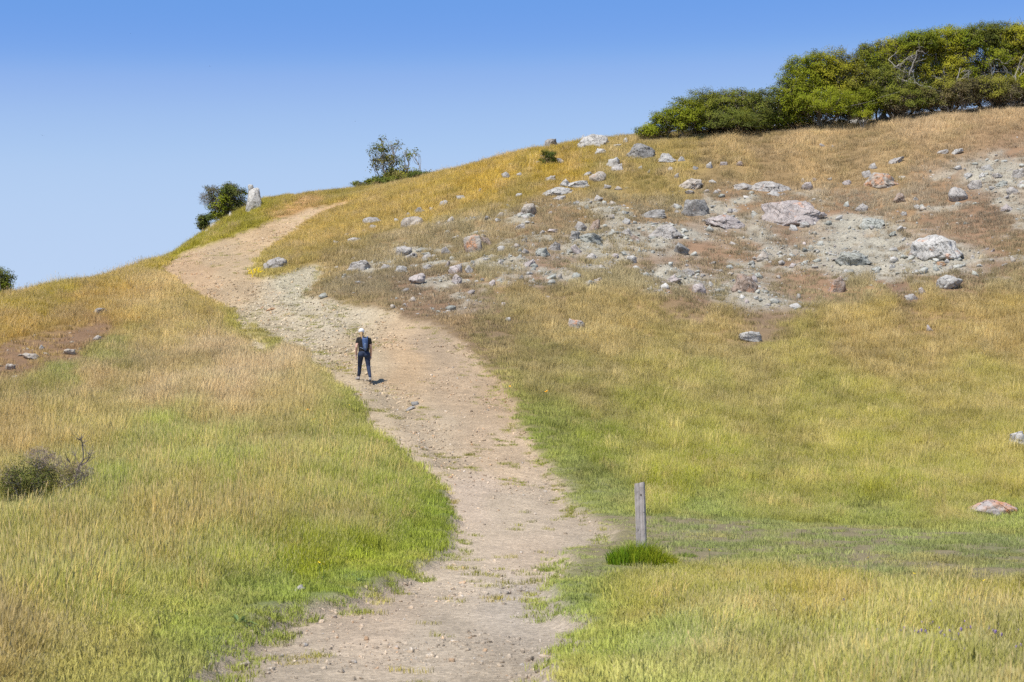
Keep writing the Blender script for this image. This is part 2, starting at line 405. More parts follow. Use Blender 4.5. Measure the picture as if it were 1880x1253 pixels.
# cracked rock in the scree
vc = N(nt, 'ShaderNodeTexVoronoi', feature='DISTANCE_TO_EDGE'); vc.inputs['Scale'].default_value = 3.2
wv = N(nt, 'ShaderNodeVectorMath', operation='MULTIPLY_ADD')
nz = N(nt, 'ShaderNodeTexNoise'); nz.inputs['Scale'].default_value = 2.0; nt.links.new(pos, nz.inputs['Vector'])
nt.links.new(nz.outputs['Color'], wv.inputs[0]); wv.inputs[1].default_value = (0.5, 0.5, 0.5); nt.links.new(pos, wv.inputs[2])
nt.links.new(wv.outputs[0], vc.inputs['Vector'])
crk = ramp(nt, vc.outputs['Distance'], [(0.0, g(0.45)), (0.05, g(1.0))])
c1 = mixc(nt, sp.outputs[1], c1, mixc(nt, 1.0, c1, crk, 'MULTIPLY'))
bs = N(nt, 'ShaderNodeBsdfPrincipled'); bs.inputs['Roughness'].default_value = 0.95; bs.inputs['Specular IOR Level'].default_value = 0.15
nt.links.new(c1, bs.inputs['Base Color'])
bp = N(nt, 'ShaderNodeBump'); bp.inputs['Strength'].default_value = 0.7; bp.inputs['Distance'].default_value = 0.05
hsum = mathn(nt, 'ADD', n2, mathn(nt, 'MULTIPLY', bw.outputs[0], 0.35))
nt.links.new(mathn(nt, 'ADD', hsum, mathn(nt, 'MULTIPLY', n3, 0.4)), bp.inputs['Height'])
nt.links.new(bp.outputs[0], bs.inputs['Normal'])
out_surface(nt, bs.outputs[0])

def foliage_mat(name, instanced, tipcol=None, trans=0.3, up=0.62, vary=0.35):
    m, nt = mat_new(name)
    a = N(nt, 'ShaderNodeAttribute', attribute_name='col', attribute_type='INSTANCER' if instanced else 'GEOMETRY')
    r = N(nt, 'ShaderNodeAttribute', attribute_name='rnd')
    col = mixc(nt, 1.0, a.outputs['Color'], ramp(nt, r.outputs['Fac'], [(0, g(1 - vary)), (1, g(1 + vary))]), 'MULTIPLY')
    if instanced:
        s = N(nt, 'ShaderNodeAttribute', attribute_name='seed')
        bwn = N(nt, 'ShaderNodeRGBToBW'); nt.links.new(a.outputs['Color'], bwn.inputs[0])
        straw = mixc(nt, 1.0, mixc(nt, 0.45, a.outputs['Color'], (0.50, 0.40, 0.25, 1)), g(1.12), 'MULTIPLY')
        col = mixc(nt, s.outputs['Fac'], col, straw)
    ge = N(nt, 'ShaderNodeNewGeometry')
    vm = N(nt, 'ShaderNodeVectorMath', operation='SCALE'); nt.links.new(ge.outputs['Normal'], vm.inputs[0]); vm.inputs['Scale'].default_value = 1 - up
    va = N(nt, 'ShaderNodeVectorMath', operation='ADD'); nt.links.new(vm.outputs[0], va.inputs[0]); va.inputs[1].default_value = (0, 0, up)
    vn = N(nt, 'ShaderNodeVectorMath', operation='NORMALIZE'); nt.links.new(va.outputs[0], vn.inputs[0])
    d = N(nt, 'ShaderNodeBsdfDiffuse'); t = N(nt, 'ShaderNodeBsdfTranslucent')
    nt.links.new(col, d.inputs['Color']); nt.links.new(col, t.inputs['Color'])
    if up > 0: nt.links.new(vn.outputs[0], d.inputs['Normal'])
    mx = N(nt, 'ShaderNodeMixShader'); mx.inputs[0].default_value = trans
    nt.links.new(d.outputs[0], mx.inputs[1]); nt.links.new(t.outputs[0], mx.inputs[2])
    out_surface(nt, mx.outputs[0])
    return m
M_grass = foliage_mat('grass_blades', True)
M_leaf = foliage_mat('oak_leaves', False, trans=0.2, up=0.2, vary=0.16)
M_clump = foliage_mat('lush_blades', False, trans=0.3, up=0.4, vary=0.4)

# rock: obj.color = tint, alpha = amount of orange lichen
def rock_mat(name, instanced=False):
    m, nt = mat_new(name)
    tc = N(nt, 'ShaderNodeTexCoord'); oi = N(nt, 'ShaderNodeObjectInfo')
    if instanced:
        a = N(nt, 'ShaderNodeAttribute', attribute_name='col', attribute_type='INSTANCER'); tint = a.outputs['Color']
        ge = N(nt, 'ShaderNodeNewGeometry'); vec = ge.outputs['Position']
    else:
        tint = oi.outputs['Color']
        ge = N(nt, 'ShaderNodeNewGeometry'); vec = ge.outputs['Position']
    a1 = noise(nt, vec, 2.6, 6, 0.7)
    a2 = noise(nt, vec, 11.0, 5, 0.7)
    a3 = noise(nt, vec, 1.5, 4, 0.65)
    col = mixc(nt, 1.0, tint, ramp(nt, a1, [(0.32, g(0.62)), (0.5, g(1.0)), (0.7, g(1.25))]), 'MULTIPLY')
    col = mixc(nt, ramp(nt, a2, [(0.56, g(0)), (0.66, g(0.75))]), col, (0.11, 0.10, 0.09, 1))
    col = mixc(nt, ramp(nt, noise(nt, vec, 6.3, 5, 0.7), [(0.56, g(0)), (0.64, g(0.6))]), col, (0.62, 0.60, 0.56, 1))
    if not instanced:
        al = mathn(nt, 'SUBTRACT', mathn(nt, 'ADD', a3, mathn(nt, 'MULTIPLY', oi.outputs['Alpha'], 0.30)), 0.66)
        om = mathn(nt, 'MULTIPLY', mathn(nt, 'MULTIPLY', al, 9.0, clamp=True), ramp(nt, a2, [(0.35, g(0.2)), (0.6, g(1))]))
        col = mixc(nt, mathn(nt, 'MULTIPLY', om, 0.8), col, (0.62, 0.24, 0.07, 1))
        v2 = N(nt, 'ShaderNodeTexVoronoi', feature='DISTANCE_TO_EDGE'); v2.inputs['Scale'].default_value = 1.6
        w2 = N(nt, 'ShaderNodeVectorMath', operation='MULTIPLY_ADD')
        nn = N(nt, 'ShaderNodeTexNoise'); nn.inputs['Scale'].default_value = 1.8; nt.links.new(vec, nn.inputs['Vector'])
        nt.links.new(nn.outputs['Color'], w2.inputs[0]); w2.inputs[1].default_value = (1.1, 1.1, 1.1); nt.links.new(vec, w2.inputs[2])
        nt.links.new(w2.outputs[0], v2.inputs['Vector'])
        ck = ramp(nt, v2.outputs['Distance'], [(0.0, g(0.35)), (0.022, g(1.0))])
        col = mixc(nt, 1.0, col, ck, 'MULTIPLY')
    b = N(nt, 'ShaderNodeBsdfPrincipled'); b.inputs['Roughness'].default_value = 0.92; b.inputs['Specular IOR Level'].default_value = 0.2
    nt.links.new(col, b.inputs['Base Color'])
    bpn = N(nt, 'ShaderNodeBump'); bpn.inputs['Strength'].default_value = 0.9; bpn.inputs['Distance'].default_value = 0.08
    hh = mathn(nt, 'ADD', a1, mathn(nt, 'MULTIPLY', a2, 0.5))
    if not instanced: hh = mathn(nt, 'ADD', hh, mathn(nt, 'MULTIPLY', ck, 0.5))
    nt.links.new(hh, bpn.inputs['Height']); nt.links.new(bpn.outputs[0], b.inputs['Normal'])
    out_surface(nt, b.outputs[0])
    return m
M_rock = rock_mat('lichened_rock')
M_pebble = rock_mat('loose_stone', True)
M_bark = simple_mat('grey_bark', (0.30, 0.27, 0.23), 0.95, 30, 0.35)
M_twig = simple_mat('dead_twigs', (0.30, 0.24, 0.21), 0.95, 30, 0.3)

# ------------------------------------------------------------------ object helpers
def tag(o, label=None, cat=None, group=None, kind=None):
    if label: o['label'] = label
    if cat: o['category'] = cat
    if group: o['group'] = group
    if kind: o['kind'] = kind
    return o
def mesh_np(name, verts, faces_flat, sizes, mat=None, smooth=False, attrs=None):
    me = bpy.data.meshes.new(name)
    verts = np.asarray(verts, np.float32); faces_flat = np.asarray(faces_flat, np.int32); sizes = np.asarray(sizes, np.int32)
    me.vertices.add(len(verts)); me.vertices.foreach_set('co', verts.ravel())
    if len(sizes):
        me.loops.add(len(faces_flat)); me.loops.foreach_set('vertex_index', faces_flat)
        me.polygons.add(len(sizes))
        st = np.concatenate([[0], np.cumsum(sizes)[:-1]]).astype(np.int32)
        me.polygons.foreach_set('loop_start', st); me.polygons.foreach_set('loop_total', sizes)
    if smooth: me.polygons.foreach_set('use_smooth', np.ones(len(sizes), bool))
    for k, (typ, arr) in (attrs or {}).items():
        at = me.attributes.new(k, typ, 'POINT')
        at.data.foreach_set('color' if typ == 'FLOAT_COLOR' else ('vector' if typ == 'FLOAT_VECTOR' else 'value'), np.asarray(arr, np.int32 if typ == 'INT' else np.float32).ravel())
    me.update(calc_edges=True); me.validate()
    if mat: me.materials.append(mat)
    return me
def link(name, me, parent=None, loc=None):
    o = bpy.data.objects.new(name, me); COL.objects.link(o)
    if parent: o.parent = parent
    if loc is not None: o.location = loc
    return o
def empty(name, loc, rz=0.0):
    o = bpy.data.objects.new(name, None); o.location = loc; o.rotation_euler = (0, 0, rz)
    o.empty_display_size = 0.2
    COL.objects.link(o); return o
def rgba(a): return np.concatenate([a, np.ones((len(a), 1))], 1)

# ------------------------------------------------------------------ ground sheet
u_d = np.linspace(-0.31, 0.31, 470)
u_o = 0.31 + np.cumsum(np.geomspace(0.004, 0.6, 26))
us = np.concatenate([-u_o[::-1], u_d, u_o])
ys = np.concatenate([np.linspace(-18, 8, 24)[:-1], np.exp(np.linspace(math.log(22), math.log(172), 620)) - 14, 158 + np.cumsum(np.geomspace(1.2, 120, 30))])
OFF = 26.0
GY, GU = np.meshgrid(ys, us, indexing='ij')
GX = GU * (GY + OFF)
gx, gy = GX.ravel(), GY.ravel()
sd_g = path_sd(gx, gy); sc_g = scree_m(gx, gy)
gz = ground_h(gx, gy, sd_g, sc_g)
fd = field(gx, gy)
pc = field(gx, gy, table=_ptab)
pm_g = sstep(0.22, -0.10, sd_g)
bare_g = np.zeros(len(gx))
for p in BARE: bare_g = np.maximum(bare_g, soft(gx, gy, p, 0.5, 0.4, 61))
rocky_g = soft(gx, gy, ROCKY, 2.5, 2.0, 62)
left_g = soft(gx, gy, LEFTCUT, 2.0, 2.0, 63)
top_g = soft(gx, gy, TOPBANK, 1.2, 1.2, 64)
soil = lin(np.array([140, 112, 88])); soil_left = lin(np.array([136, 108, 82])); topsoil = lin(np.array([190, 146, 98])); dark = lin(np.array([138, 126, 96]))
scr = lin(np.array([182, 177, 159]))
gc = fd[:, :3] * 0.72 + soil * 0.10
def bl(a, b, m): return a * (1 - m[:, None]) + b * m[:, None]
gc = bl(gc, soil * (0.9 + 0.5 * vnoise(gx * 0.7, gy * 0.5, 71)[:, None]), rocky_g * 0.85 * (1 - np.clip(fd[:, 4] - 0.45, 0, 0.5)))
gc = bl(gc, soil_left, left_g * 0.9)
chan_g = channel_m(gx, gy)
gc = bl(gc, topsoil, top_g * 0.85)
gc = bl(gc, dark, bare_g * sstep(-0.6, 0.1, fbm(gx * 1.6, gy * 0.9, 72, 4)))
gc = bl(gc, scr * (0.75 + 0.35 * vnoise(gx * 1.5, gy * 1.2, 73)[:, None]), sc_g * 0.9)
grad = 0.80 + 0.22 * vnoise(gx * 0.8, gy * 0.4, 74) + 0.14 * vnoise(gx * 3.0 + gy * .3, gy * 0.9, 75)
grad = grad * (1 - 0.16 * chan_g)
gc = bl(gc, pc * grad[:, None], pm_g)
nx, ny = len(us), len(ys)
idx = np.arange(nx * ny).reshape(ny, nx)
quads = np.stack([idx[:-1, :-1], idx[:-1, 1:], idx[1:, 1:], idx[1:, :-1]], -1).reshape(-1, 4)
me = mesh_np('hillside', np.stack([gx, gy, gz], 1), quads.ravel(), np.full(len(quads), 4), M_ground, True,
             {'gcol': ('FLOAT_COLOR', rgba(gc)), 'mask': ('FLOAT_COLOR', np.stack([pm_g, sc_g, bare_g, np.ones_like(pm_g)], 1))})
tag(link('hillside_terrain', me), 'grassy hillside with a worn dirt trail climbing it', kind='structure')

# ------------------------------------------------------------------ rocks
ROCKS_PLACED = []
def ico(sub):
    bm = bmesh.new(); bmesh.ops.create_icosphere(bm, subdivisions=sub, radius=1.0)
    v = np.array([x.co[:] for x in bm.verts]); f = np.array([[q.index for q in p.verts] for p in bm.faces]); bm.free()
    return v, f
ICO = {s: ico(s) for s in (2, 3, 4, 5)}
def rock_mesh(seed, sub, angular=0.7, flat=0.0):
    r = np.random.default_rng(seed)
    v, f = ICO[sub]
    n_pl = 12
    nrm = r.normal(size=(n_pl, 3)) * np.array([1, 1, 1.25]); nrm /= np.linalg.norm(nrm, axis=1, keepdims=True)
    dist = r.uniform(0.42, 0.85, n_pl)
    dt = v @ nrm.T
    rad = np.min(np.where(dt > 0.05, dist / np.maximum(dt, 0.05), 9.0), 1)
    rad = np.minimum(rad, 1.12)
    rad = rad * angular + 0.92 * (1 - angular)
    n2 = r.normal(size=(26, 3)); n2 /= np.linalg.norm(n2, axis=1, keepdims=True)
    best = np.sort(v @ n2.T, 1)
    rad = rad * (1 - 0.10 * np.exp(-((best[:, -1] - best[:, -2]) / 0.035)))
    nzv = np.zeros(len(v))
    for k in range(4):
        fr = 1.3 * 1.9 ** k
        off = r.uniform(0, 50, 3)
        nzv += (0.5 ** k) * (vnoise(v[:, 0] * fr + off[0] + v[:, 2] * fr * .7, v[:, 1] * fr + off[1] - v[:, 2] * fr * .6, seed % 91 + k) - 0.5)
    rad = rad * (1 + 0.17 * nzv)
    p = v * rad[:, None]
    # sloping cracks and ledges
    for k in range(3):
        a = r.normal(size=3); a /= np.linalg.norm(a)
        s = p @ a - r.uniform(-0.5, 0.5)
        s = s + 0.06 * np.sin(p[:, 0] * 9 + k) 
        p = p * (1 - 0.10 * np.exp(-(s / 0.05) ** 2))[:, None]
    if sub >= 4:      # jointed, slabby break-up
        a = r.normal(size=3) * np.array([1, 1, .6]); a /= np.linalg.norm(a)
        q = p @ a * r.uniform(3.5, 6.0); q = q + 0.5 * nzv
        p = p * (1 + 0.10 * (_hash(np.floor(q), np.zeros_like(q), seed) - 0.5))[:, None]
        b = np.cross(a, r.normal(size=3)); b /= np.linalg.norm(b) + 1e-9
        q = p @ b * r.uniform(2.5, 4.5) + 0.6 * nzv
        p = p * (1 + 0.12 * (_hash(np.floor(q), np.ones_like(q), seed + 5) - 0.5))[:, None]
    ext = p.max(0) - p.min(0)
    p = (p - (p.max(0) + p.min(0)) / 2) / (ext / 2)
    return mesh_np('rock', p, f.ravel(), np.full(len(f), 3), M_rock, False)
def crag_mesh(seed, cuts, npts=18, mat=None, foot=.55):
    """angular broken rock: hull of scattered points, fractured along joints, foot widened so that it beds into the ground"""
    r = np.random.default_rng(seed)
    P = r.normal(size=(npts, 3)); P /= np.linalg.norm(P, axis=1, keepdims=True); P *= r.uniform(.72, 1.0, (npts, 1))
    bm = bmesh.new()
    vs_ = [bm.verts.new(p) for p in P]
    res = bmesh.ops.convex_hull(bm, input=vs_)
    junk = [v for v in bm.verts if not v.link_faces]
    bmesh.ops.delete(bm, geom=junk, context='VERTS')
    bmesh.ops.triangulate(bm, faces=bm.faces[:])
    if cuts: bmesh.ops.subdivide_edges(bm, edges=bm.edges[:], cuts=cuts, use_grid_fill=True); bmesh.ops.triangulate(bm, faces=bm.faces[:])
    bm.verts.index_update()
    p = np.array([v.co[:] for v in bm.verts]); f = np.array([[v.index for v in q.verts] for q in bm.faces]); bm.free()
    if cuts:
        off = r.uniform(0, 50, 3); nz_ = np.zeros(len(p))
        for k in range(3):
            fr = 1.6 * 2.1 ** k
            nz_ += .5 ** k * (vnoise(p[:, 0] * fr + off[0] + p[:, 2] * fr * .7, p[:, 1] * fr + off[1] - p[:, 2] * fr * .6, seed % 91 + k) - .5)
        p = p * (1 + 0.13 * nz_)[:, None]
        if cuts >= 3:
            for k in range(3):
                a = r.normal(size=3); a /= np.linalg.norm(a)
                q = p @ a * r.uniform(2.2, 5.0) + .5 * nz_
                p = p * (1 + .11 * (_hash(np.floor(q), np.full_like(q, k), seed) - .5))[:, None]
                e = np.abs(q - np.round(q)); p = p * (1 - .07 * np.exp(-(e / .06) ** 2))[:, None]
    ext = p.max(0) - p.min(0); p = (p - (p.max(0) + p.min(0)) / 2) / (ext / 2)
    p[:, :2] *= (1 + foot * np.clip(-p[:, 2] + .15, 0, 1))[:, None]
    p[:, :2] /= np.abs(p[:, :2]).max(0)
    return mesh_np('rock', p, f.ravel(), np.full(len(f), 3), mat or M_rock, False)
ROUND_WORDS = ('broad low boulder covered', 'rounded', 'smooth', 'egg', 'domed', 'round-topped', 'oval')
SMALL = [crag_mesh(900 + k, 1, 12 + k % 6) for k in range(20)]
TINTS = {'g': (.45, .41, .365), 'w': (.54, .51, .46), 't': (.50, .43, .35), 'p': (.50, .43, .39), 'd': (.33, .31, .28), 'e': (.43, .43, .37), 'r': (.40, .30, .23), 'o': (.54, .33, .18)}
TWORD = {'g': 'grey', 'w': 'whitish', 't': 'tan', 'p': 'pinkish-grey', 'd': 'dark grey', 'e': 'greenish-grey', 'r': 'reddish-brown', 'o': 'orange'}
# (column, row, width, height, tint, lichen, label, short reference name)
ROCKS = [
 (1009,267,44,26,'g',0,'grey boulder with dark fissure on the skyline left of the tallest skyline boulder','skyline fissured boulder'),
 (1091,257,66,36,'w',0,'tall whitish boulder standing out against the sky on the ridge','tall skyline boulder'),
 (1177,275,72,36,'d',0,'broad dark grey boulder just below the ridge at the left end of the shrubs','dark-stained ridge boulder'),  # whole boulder takes the dark grey tint
 (1223,290,46,18,'w',0,'flat whitish slab right of the dark grey ridge boulder','flat ridge slab'),
 (1126,298,36,22,'w',0,'pointed pyramid-shaped whitish rock below the skyline boulders','pyramid-shaped rock'),
 (1097,326,32,22,'t',.2,'rounded tan boulder at the upper end of the long white slab','rounded tan boulder'),
 (1021,349,62,20,'w',0,'long jagged whitish slab in golden grass below the skyline','long jagged slab'),
 (1036,336,30,17,'w',0,'whitish block perched on the back of the long jagged slab','perched white block'),
 (1062,338,44,13,'w',0,'thin tilted whitish slab extending from the long jagged slab','thin tilted slab'),
 (759,410,48,25,'t',.15,'domed tan boulder with branching cracks above the trail bend','domed cracked boulder'),
 (685,406,44,16,'g',0,'low flat grey boulder left of the domed cracked boulder','low flat grey boulder'),
 (872,453,42,42,'t',.55,'big rounded boulder with orange lichen on its top','orange-topped boulder'),
 (893,443,16,26,'r',.2,'narrow reddish slice split off the orange-topped boulder','split-off slice'),
 (970,386,36,26,'t',.25,'crumbling tan outcrop knob in mid-slope grass','crumbling tan knob'),
 (661,488,54,24,'g',0,'broad broken grey outcrop above the pale trail bank','broken grey outcrop'),
 (765,512,32,17,'p',.1,'smooth pinkish-grey boulder low on the slope beside the trail','smooth pinkish boulder'),
 (836,494,30,28,'p',0,'upright triangular pinkish rock below the orange-topped boulder','triangular rock'),
 (741,462,32,18,'g',0,'rounded grey rock left of a line of flat stones above the trail','rounded grey rock'),
 (1065,418,24,20,'g',0,'blocky grey stone at the top of the mid-slope outcrop','blocky outcrop stone'),
 (1093,414,24,26,'r',.3,'upright brown stone at the top of the mid-slope outcrop','upright brown stone'),
 (1203,392,54,18,'d',0,'overhanging flat rock with a dark shadow gap on mid-slope','overhanging flat rock'),
 (1222,420,68,36,'g',0,'wide mound of grey broken bedrock under the overhanging flat rock','grey bedrock mound'),
 (1277,381,56,36,'d',.2,'bulky dark-faced boulder left of the largest cracked boulder','dark-faced boulder'),
 (1329,404,76,30,'p',.25,'low jumbled pinkish outcrop between two big boulders','jumbled pink outcrop'),
 (1457,386,120,54,'p',.22,'largest pinkish-grey boulder seamed with cracks in the rocky slope','largest cracked boulder'),
 (1414,339,78,20,'g',0,'long flat grey slab above the largest cracked boulder','long flat slab'),
 (1269,336,52,20,'t',.15,'low tan-grey rock pushing out of the upper slope grass','low tan rock'),
 (1617,328,68,38,'t',.6,'wedge-shaped boulder with orange face and dark right side','orange wedge boulder'),
 (1759,358,36,28,'g',.1,'round-topped grey boulder with shaded underside near the right scree','round-topped boulder'),
 (1790,340,30,20,'g',0,'angular grey block at the left edge of the right scree','angular scree block'),
 (1718,452,112,62,'w',.3,'large shattered whitish outcrop with rusty streaks on the right slope','shattered white outcrop'),
 (1565,474,70,36,'e',0,'dark greenish crumbling ledge in the middle of the pale scree','greenish ledge'),
 (1600,408,54,20,'e',0,'greenish-grey ledge with a dark gap at the top of the pale scree','upper greenish ledge'),
 (1370,524,60,40,'r',.5,'brown boulder with a bright orange lichen spot at the foot of the slope','brown orange-spotted boulder'),
 (1537,524,40,36,'r',.45,'rusty red split rock at the bottom edge of the pale scree','rusty split rock'),
 (1743,519,46,28,'w',0,'smooth rounded cream boulder alone below the shattered outcrop','smooth cream boulder'),
 (1284,530,26,24,'p',0,'egg-shaped pinkish boulder at the lower edge of the rocky slope','egg-shaped boulder'),
 (1161,477,18,19,'w',0,'upright oval whitish stone on bare brown soil','upright oval stone'),
 (1250,457,28,24,'d',0,'rough dark clump of rock below the grey bedrock mound','rough dark clump'),
 (1057,598,34,24,'w',.75,'white stone with bright orange lichen alone in the dry meadow','orange-lichened meadow stone'),
 (1376,620,44,19,'w',0,'pale low stone alone in the meadow below the rocky slope','pale meadow stone'),
 (1870,811,48,26,'w',0,'whitish rock cut by the right edge of the picture in green meadow','edge rock'),
 (1818,934,96,34,'p',.85,'broad low boulder covered in orange lichen beside the side trail','orange meadow boulder'),
 (1829,945,28,14,'g',0,'small grey stone leaning on the front of the orange-lichened boulder','leaning stone'),
 (550,1082,30,14,'g',0,'grey stone in short green grass at the lower trail edge','trail-edge stone'),
 (185,575,24,16,'g',0,'single grey stone on the golden slope at the upper left','golden slope stone'),
 (466,369,34,52,'w',.1,'rough white crag beside the dark skyline bush','upright white crag'),
 (461,349,16,18,'w',.1,'white block on the top of the upright skyline crag','crag top block'),
 (447,381,12,16,'w',0,'white stone between the skyline bush and the upright crag','crag side stone'),
 (425,391,12,16,'w',0,'pale stone under the lower edge of the skyline bush','bush-foot stone'),
 (392,402,18,14,'w',.2,'pale stone at the right of the small round skyline bush','small bush stone'),
 (381,414,12,9,'w',0,'lowest pale stone at the foot of the small round skyline bush','lowest skyline stone'),
 (477,354,10,7,'w',0,'little white stone in the grass right of the upright crag','crag grass stone'),
 (1575,216,52,24,'w',0,'white boulder half hidden by a green shrub at the foot of the trees','white boulder under trees'),
 (1650,205,34,26,'g',0,'shaded grey boulder under the trees','shaded tree boulder'),
 (1622,207,22,18,'g',0,'grey boulder under the trees between the white one and the shaded one','middle tree boulder'),
 (508,484,42,22,'g',0,'rounded grey boulder at the inner edge of the upper trail bend','trail bend boulder'),
 (488,490,16,16,'g',0,'small grey boulder beside the yellow-flowered patch at the trail bend','trail bend cobble'),
 (497,567,20,8,'o',0,'flat orange stone lying in the trail','flat orange stone'),
 (481,565,14,7,'o',0,'smaller orange stone left of the flat orange one in the trail','smaller orange stone'),
 (762,741,20,10,'d',0,'dark grey flat stone sunk in the middle of the trail','dark trail stone'),
 (755,750,24,8,'g',0,'flat grey stone just below the dark one in the trail','flat trail stone'),
 (128,648,26,8,'t',0,'tan rock in the eroded bank on the left hillside, rightmost of that bank','rightmost bank rock'),
 (57,655,34,10,'t',.1,'broad tan rock in the middle of the eroded left bank','broad bank rock'),
 (20,675,28,10,'t',0,'tan rock at the picture edge in the eroded left bank','edge bank rock'),
 (30,694,18,6,'t',.2,'small ochre rock lowest in the eroded left bank','lowest bank rock'),
 (74,640,14,6,'g',0,'small grey rock highest in the eroded left bank','highest bank rock'),
 (178,622,20,6,'t',0,'tan rock at the upper right tip of the eroded left bank','tip bank rock'),
 (70,750,18,6,'w',0,'pale flat stone in pinkish straw on the left meadow','straw meadow stone'),
 (933,586,12,9,'w',0,'small white stone in grass right of the upper trail','white grass stone'),
 (1727,484,26,9,'o',.3,'flat orange stone lying below the shattered white outcrop','orange scree stone'),
]
MINOR = [(1149,258,11,12,'w'),(1132,267,19,9,'w'),(1101,278,24,14,'w'),(1251,292,18,11,'w'),(1133,309,28,9,'g'),(1176,308,11,8,'w'),(1192,315,9,8,'d'),(1229,310,20,7,'g'),(1277,308,17,8,'d'),(1242,323,10,13,'g'),(1302,304,15,15,'w'),
 (1080,320,24,8,'w'),(1010,328,28,11,'g'),(1116,343,20,9,'g'),(1136,346,18,8,'t'),(1028,363,32,12,'g'),(953,358,15,8,'w'),(929,323,21,14,'w'),(955,320,15,7,'g'),(938,303,11,6,'g'),(987,299,13,8,'w'),(1030,296,20,9,'g'),
 (846,362,21,9,'w'),(882,349,12,8,'g'),(816,373,25,11,'g'),(793,384,9,11,'t'),(769,386,24,12,'d'),(749,394,14,7,'g'),(728,404,16,11,'w'),(684,417,18,11,'g'),(670,424,13,8,'g'),(637,432,14,8,'g'),(650,441,36,12,'g'),(617,445,15,8,'d'),
 (967,397,40,10,'e'),(918,394,15,8,'t'),(914,405,13,9,'w'),(894,402,12,7,'d'),(956,416,24,12,'g'),(963,442,12,10,'d'),(921,456,20,16,'w'),(967,462,22,12,'g'),(755,470,26,12,'g'),(784,473,32,13,'g'),(820,462,22,20,'g'),(708,490,18,12,'g'),
 (738,495,30,13,'d'),(785,491,22,11,'g'),(822,486,15,18,'p'),(862,495,22,19,'g'),(838,514,25,18,'p'),(886,514,13,8,'d'),(903,520,15,14,'p'),(916,514,14,8,'e'),(918,479,14,10,'g'),(939,488,12,9,'p'),(972,485,24,10,'p'),(972,502,17,7,'w'),(957,510,11,10,'d'),
 (995,464,30,19,'e'),(1021,453,28,21,'g'),(1058,458,24,24,'p'),(1056,434,26,18,'d'),(1084,436,40,22,'e'),(1015,424,24,8,'p'),(1086,471,22,13,'g'),(1028,506,11,11,'g'),(1058,505,20,10,'e'),(1151,428,30,16,'g'),(1170,492,22,9,'w'),(1185,502,24,11,'e'),
 (1263,497,26,13,'g'),(1233,514,38,14,'p'),(1087,520,17,12,'g'),(1101,513,14,9,'t'),(1366,343,44,10,'g'),(1482,342,21,17,'p'),(1591,321,22,13,'g'),(1602,305,21,13,'g'),(1645,295,32,11,'g'),(1757,279,28,10,'w'),(1731,279,22,9,'g'),
 (1813,308,30,18,'w'),(1828,322,26,12,'g'),(1869,317,28,22,'g'),(1850,383,26,13,'p'),(1760,310,20,10,'w'),(1776,325,18,9,'w'),(1838,338,24,12,'e'),(1858,352,28,12,'g'),(1802,322,16,9,'w'),(1872,340,20,10,'w'),(1822,345,18,9,'d'),
 (1651,364,30,19,'r'),(1681,365,14,9,'w'),(1684,380,16,9,'w'),(1660,393,13,9,'g'),(1584,381,28,18,'g'),(1554,375,16,12,'e'),(1457,420,20,11,'w'),(1478,413,22,11,'w'),(1401,470,28,22,'t'),(1455,488,15,11,'p'),(1636,486,17,9,'w'),
 (1693,534,17,16,'p'),(1675,546,28,12,'g'),(1305,523,14,12,'w'),(1509,266,13,9,'g'),(1529,269,8,6,'g'),(1358,301,15,12,'r'),(1329,300,20,10,'p'),(1475,331,10,8,'w'),(1496,330,12,8,'p'),(1523,329,11,7,'w'),(1556,335,22,10,'p'),
 (1822,460,10,8,'p'),(1422,356,28,9,'w'),(1325,360,18,7,'e'),(1266,353,22,9,'g'),(1151,408,20,10,'w'),(1165,436,24,12,'r'),(1160,440,12,8,'w'),(1740,478,14,10,'w'),(1786,470,16,10,'w'),(1500,480,14,8,'e'),(1240,380,14,8,'w'),(1060,372,14,8,'g'),(1095,366,22,12,'g'),
 (1125,372,18,8,'t'),(860,470,14,8,'g'),(1340,490,18,10,'e'),(1390,506,20,10,'e'),(1430,510,12,8,'t'),(1005,545,12,6,'p'),(1705,605,14,10,'p'),(1838,736,8,6,'w'),(1130,470,18,9,'p'),(1105,490,18,9,'t'),(1290,505,12,7,'g'),(1520,410,18,9,'e'),(1640,430,16,8,'e'),(1540,400,20,9,'w'),(1660,470,16,8,'e'),(1660,440,12,7,'w'),(1490,455,20,10,'e'),(1610,495,22,10,'e'),(1350,385,16,8,'g')]
def big_label(t): return t
refs = [(r[0], r[1], r[7]) for r in ROCKS if 240 < r[1] < 560 and r[0] > 600]
ORD = ['nearest', 'second nearest', 'third nearest', 'fourth nearest', 'fifth nearest', 'sixth nearest', 'seventh nearest', 'eighth nearest', 'ninth nearest', 'tenth nearest', 'eleventh nearest', 'twelfth nearest']
cnt = {}
assign = []
for r in MINOR:
    d = [((r[0] - q[0]) ** 2 + (r[1] - q[1]) ** 2, q[2]) for q in refs]
    dd, nm = min(d)
    size = 'small' if r[2] < 16 else 'middling' if r[2] < 24 else 'sizeable'
    assign.append([r, dd, nm, size])
minor_labels = {}
for i, a in enumerate(assign):
    key = (a[2], a[3], a[0][4])
    same = sorted(b[1] for b in assign if (b[2], b[3], b[0][4]) == key)
    o = ORD[min(same.index(a[1]), 11)]
    rel = 'above' if True else ''
    if len(same) == 1:
        minor_labels[i] = f'{a[3]} {TWORD[a[0][4]]} stone beside the {a[2]}'
    else:
        minor_labels[i] = f'{a[3]} {TWORD[a[0][4]]} stone, {o} such stone to the {a[2]}'
ALLR = [(*r[:6], r[6], 'boulder' if r[2] >= 30 else 'stone') for r in ROCKS] + [(*r, 0, minor_labels[i], 'stone') for i, r in enumerate(MINOR)]
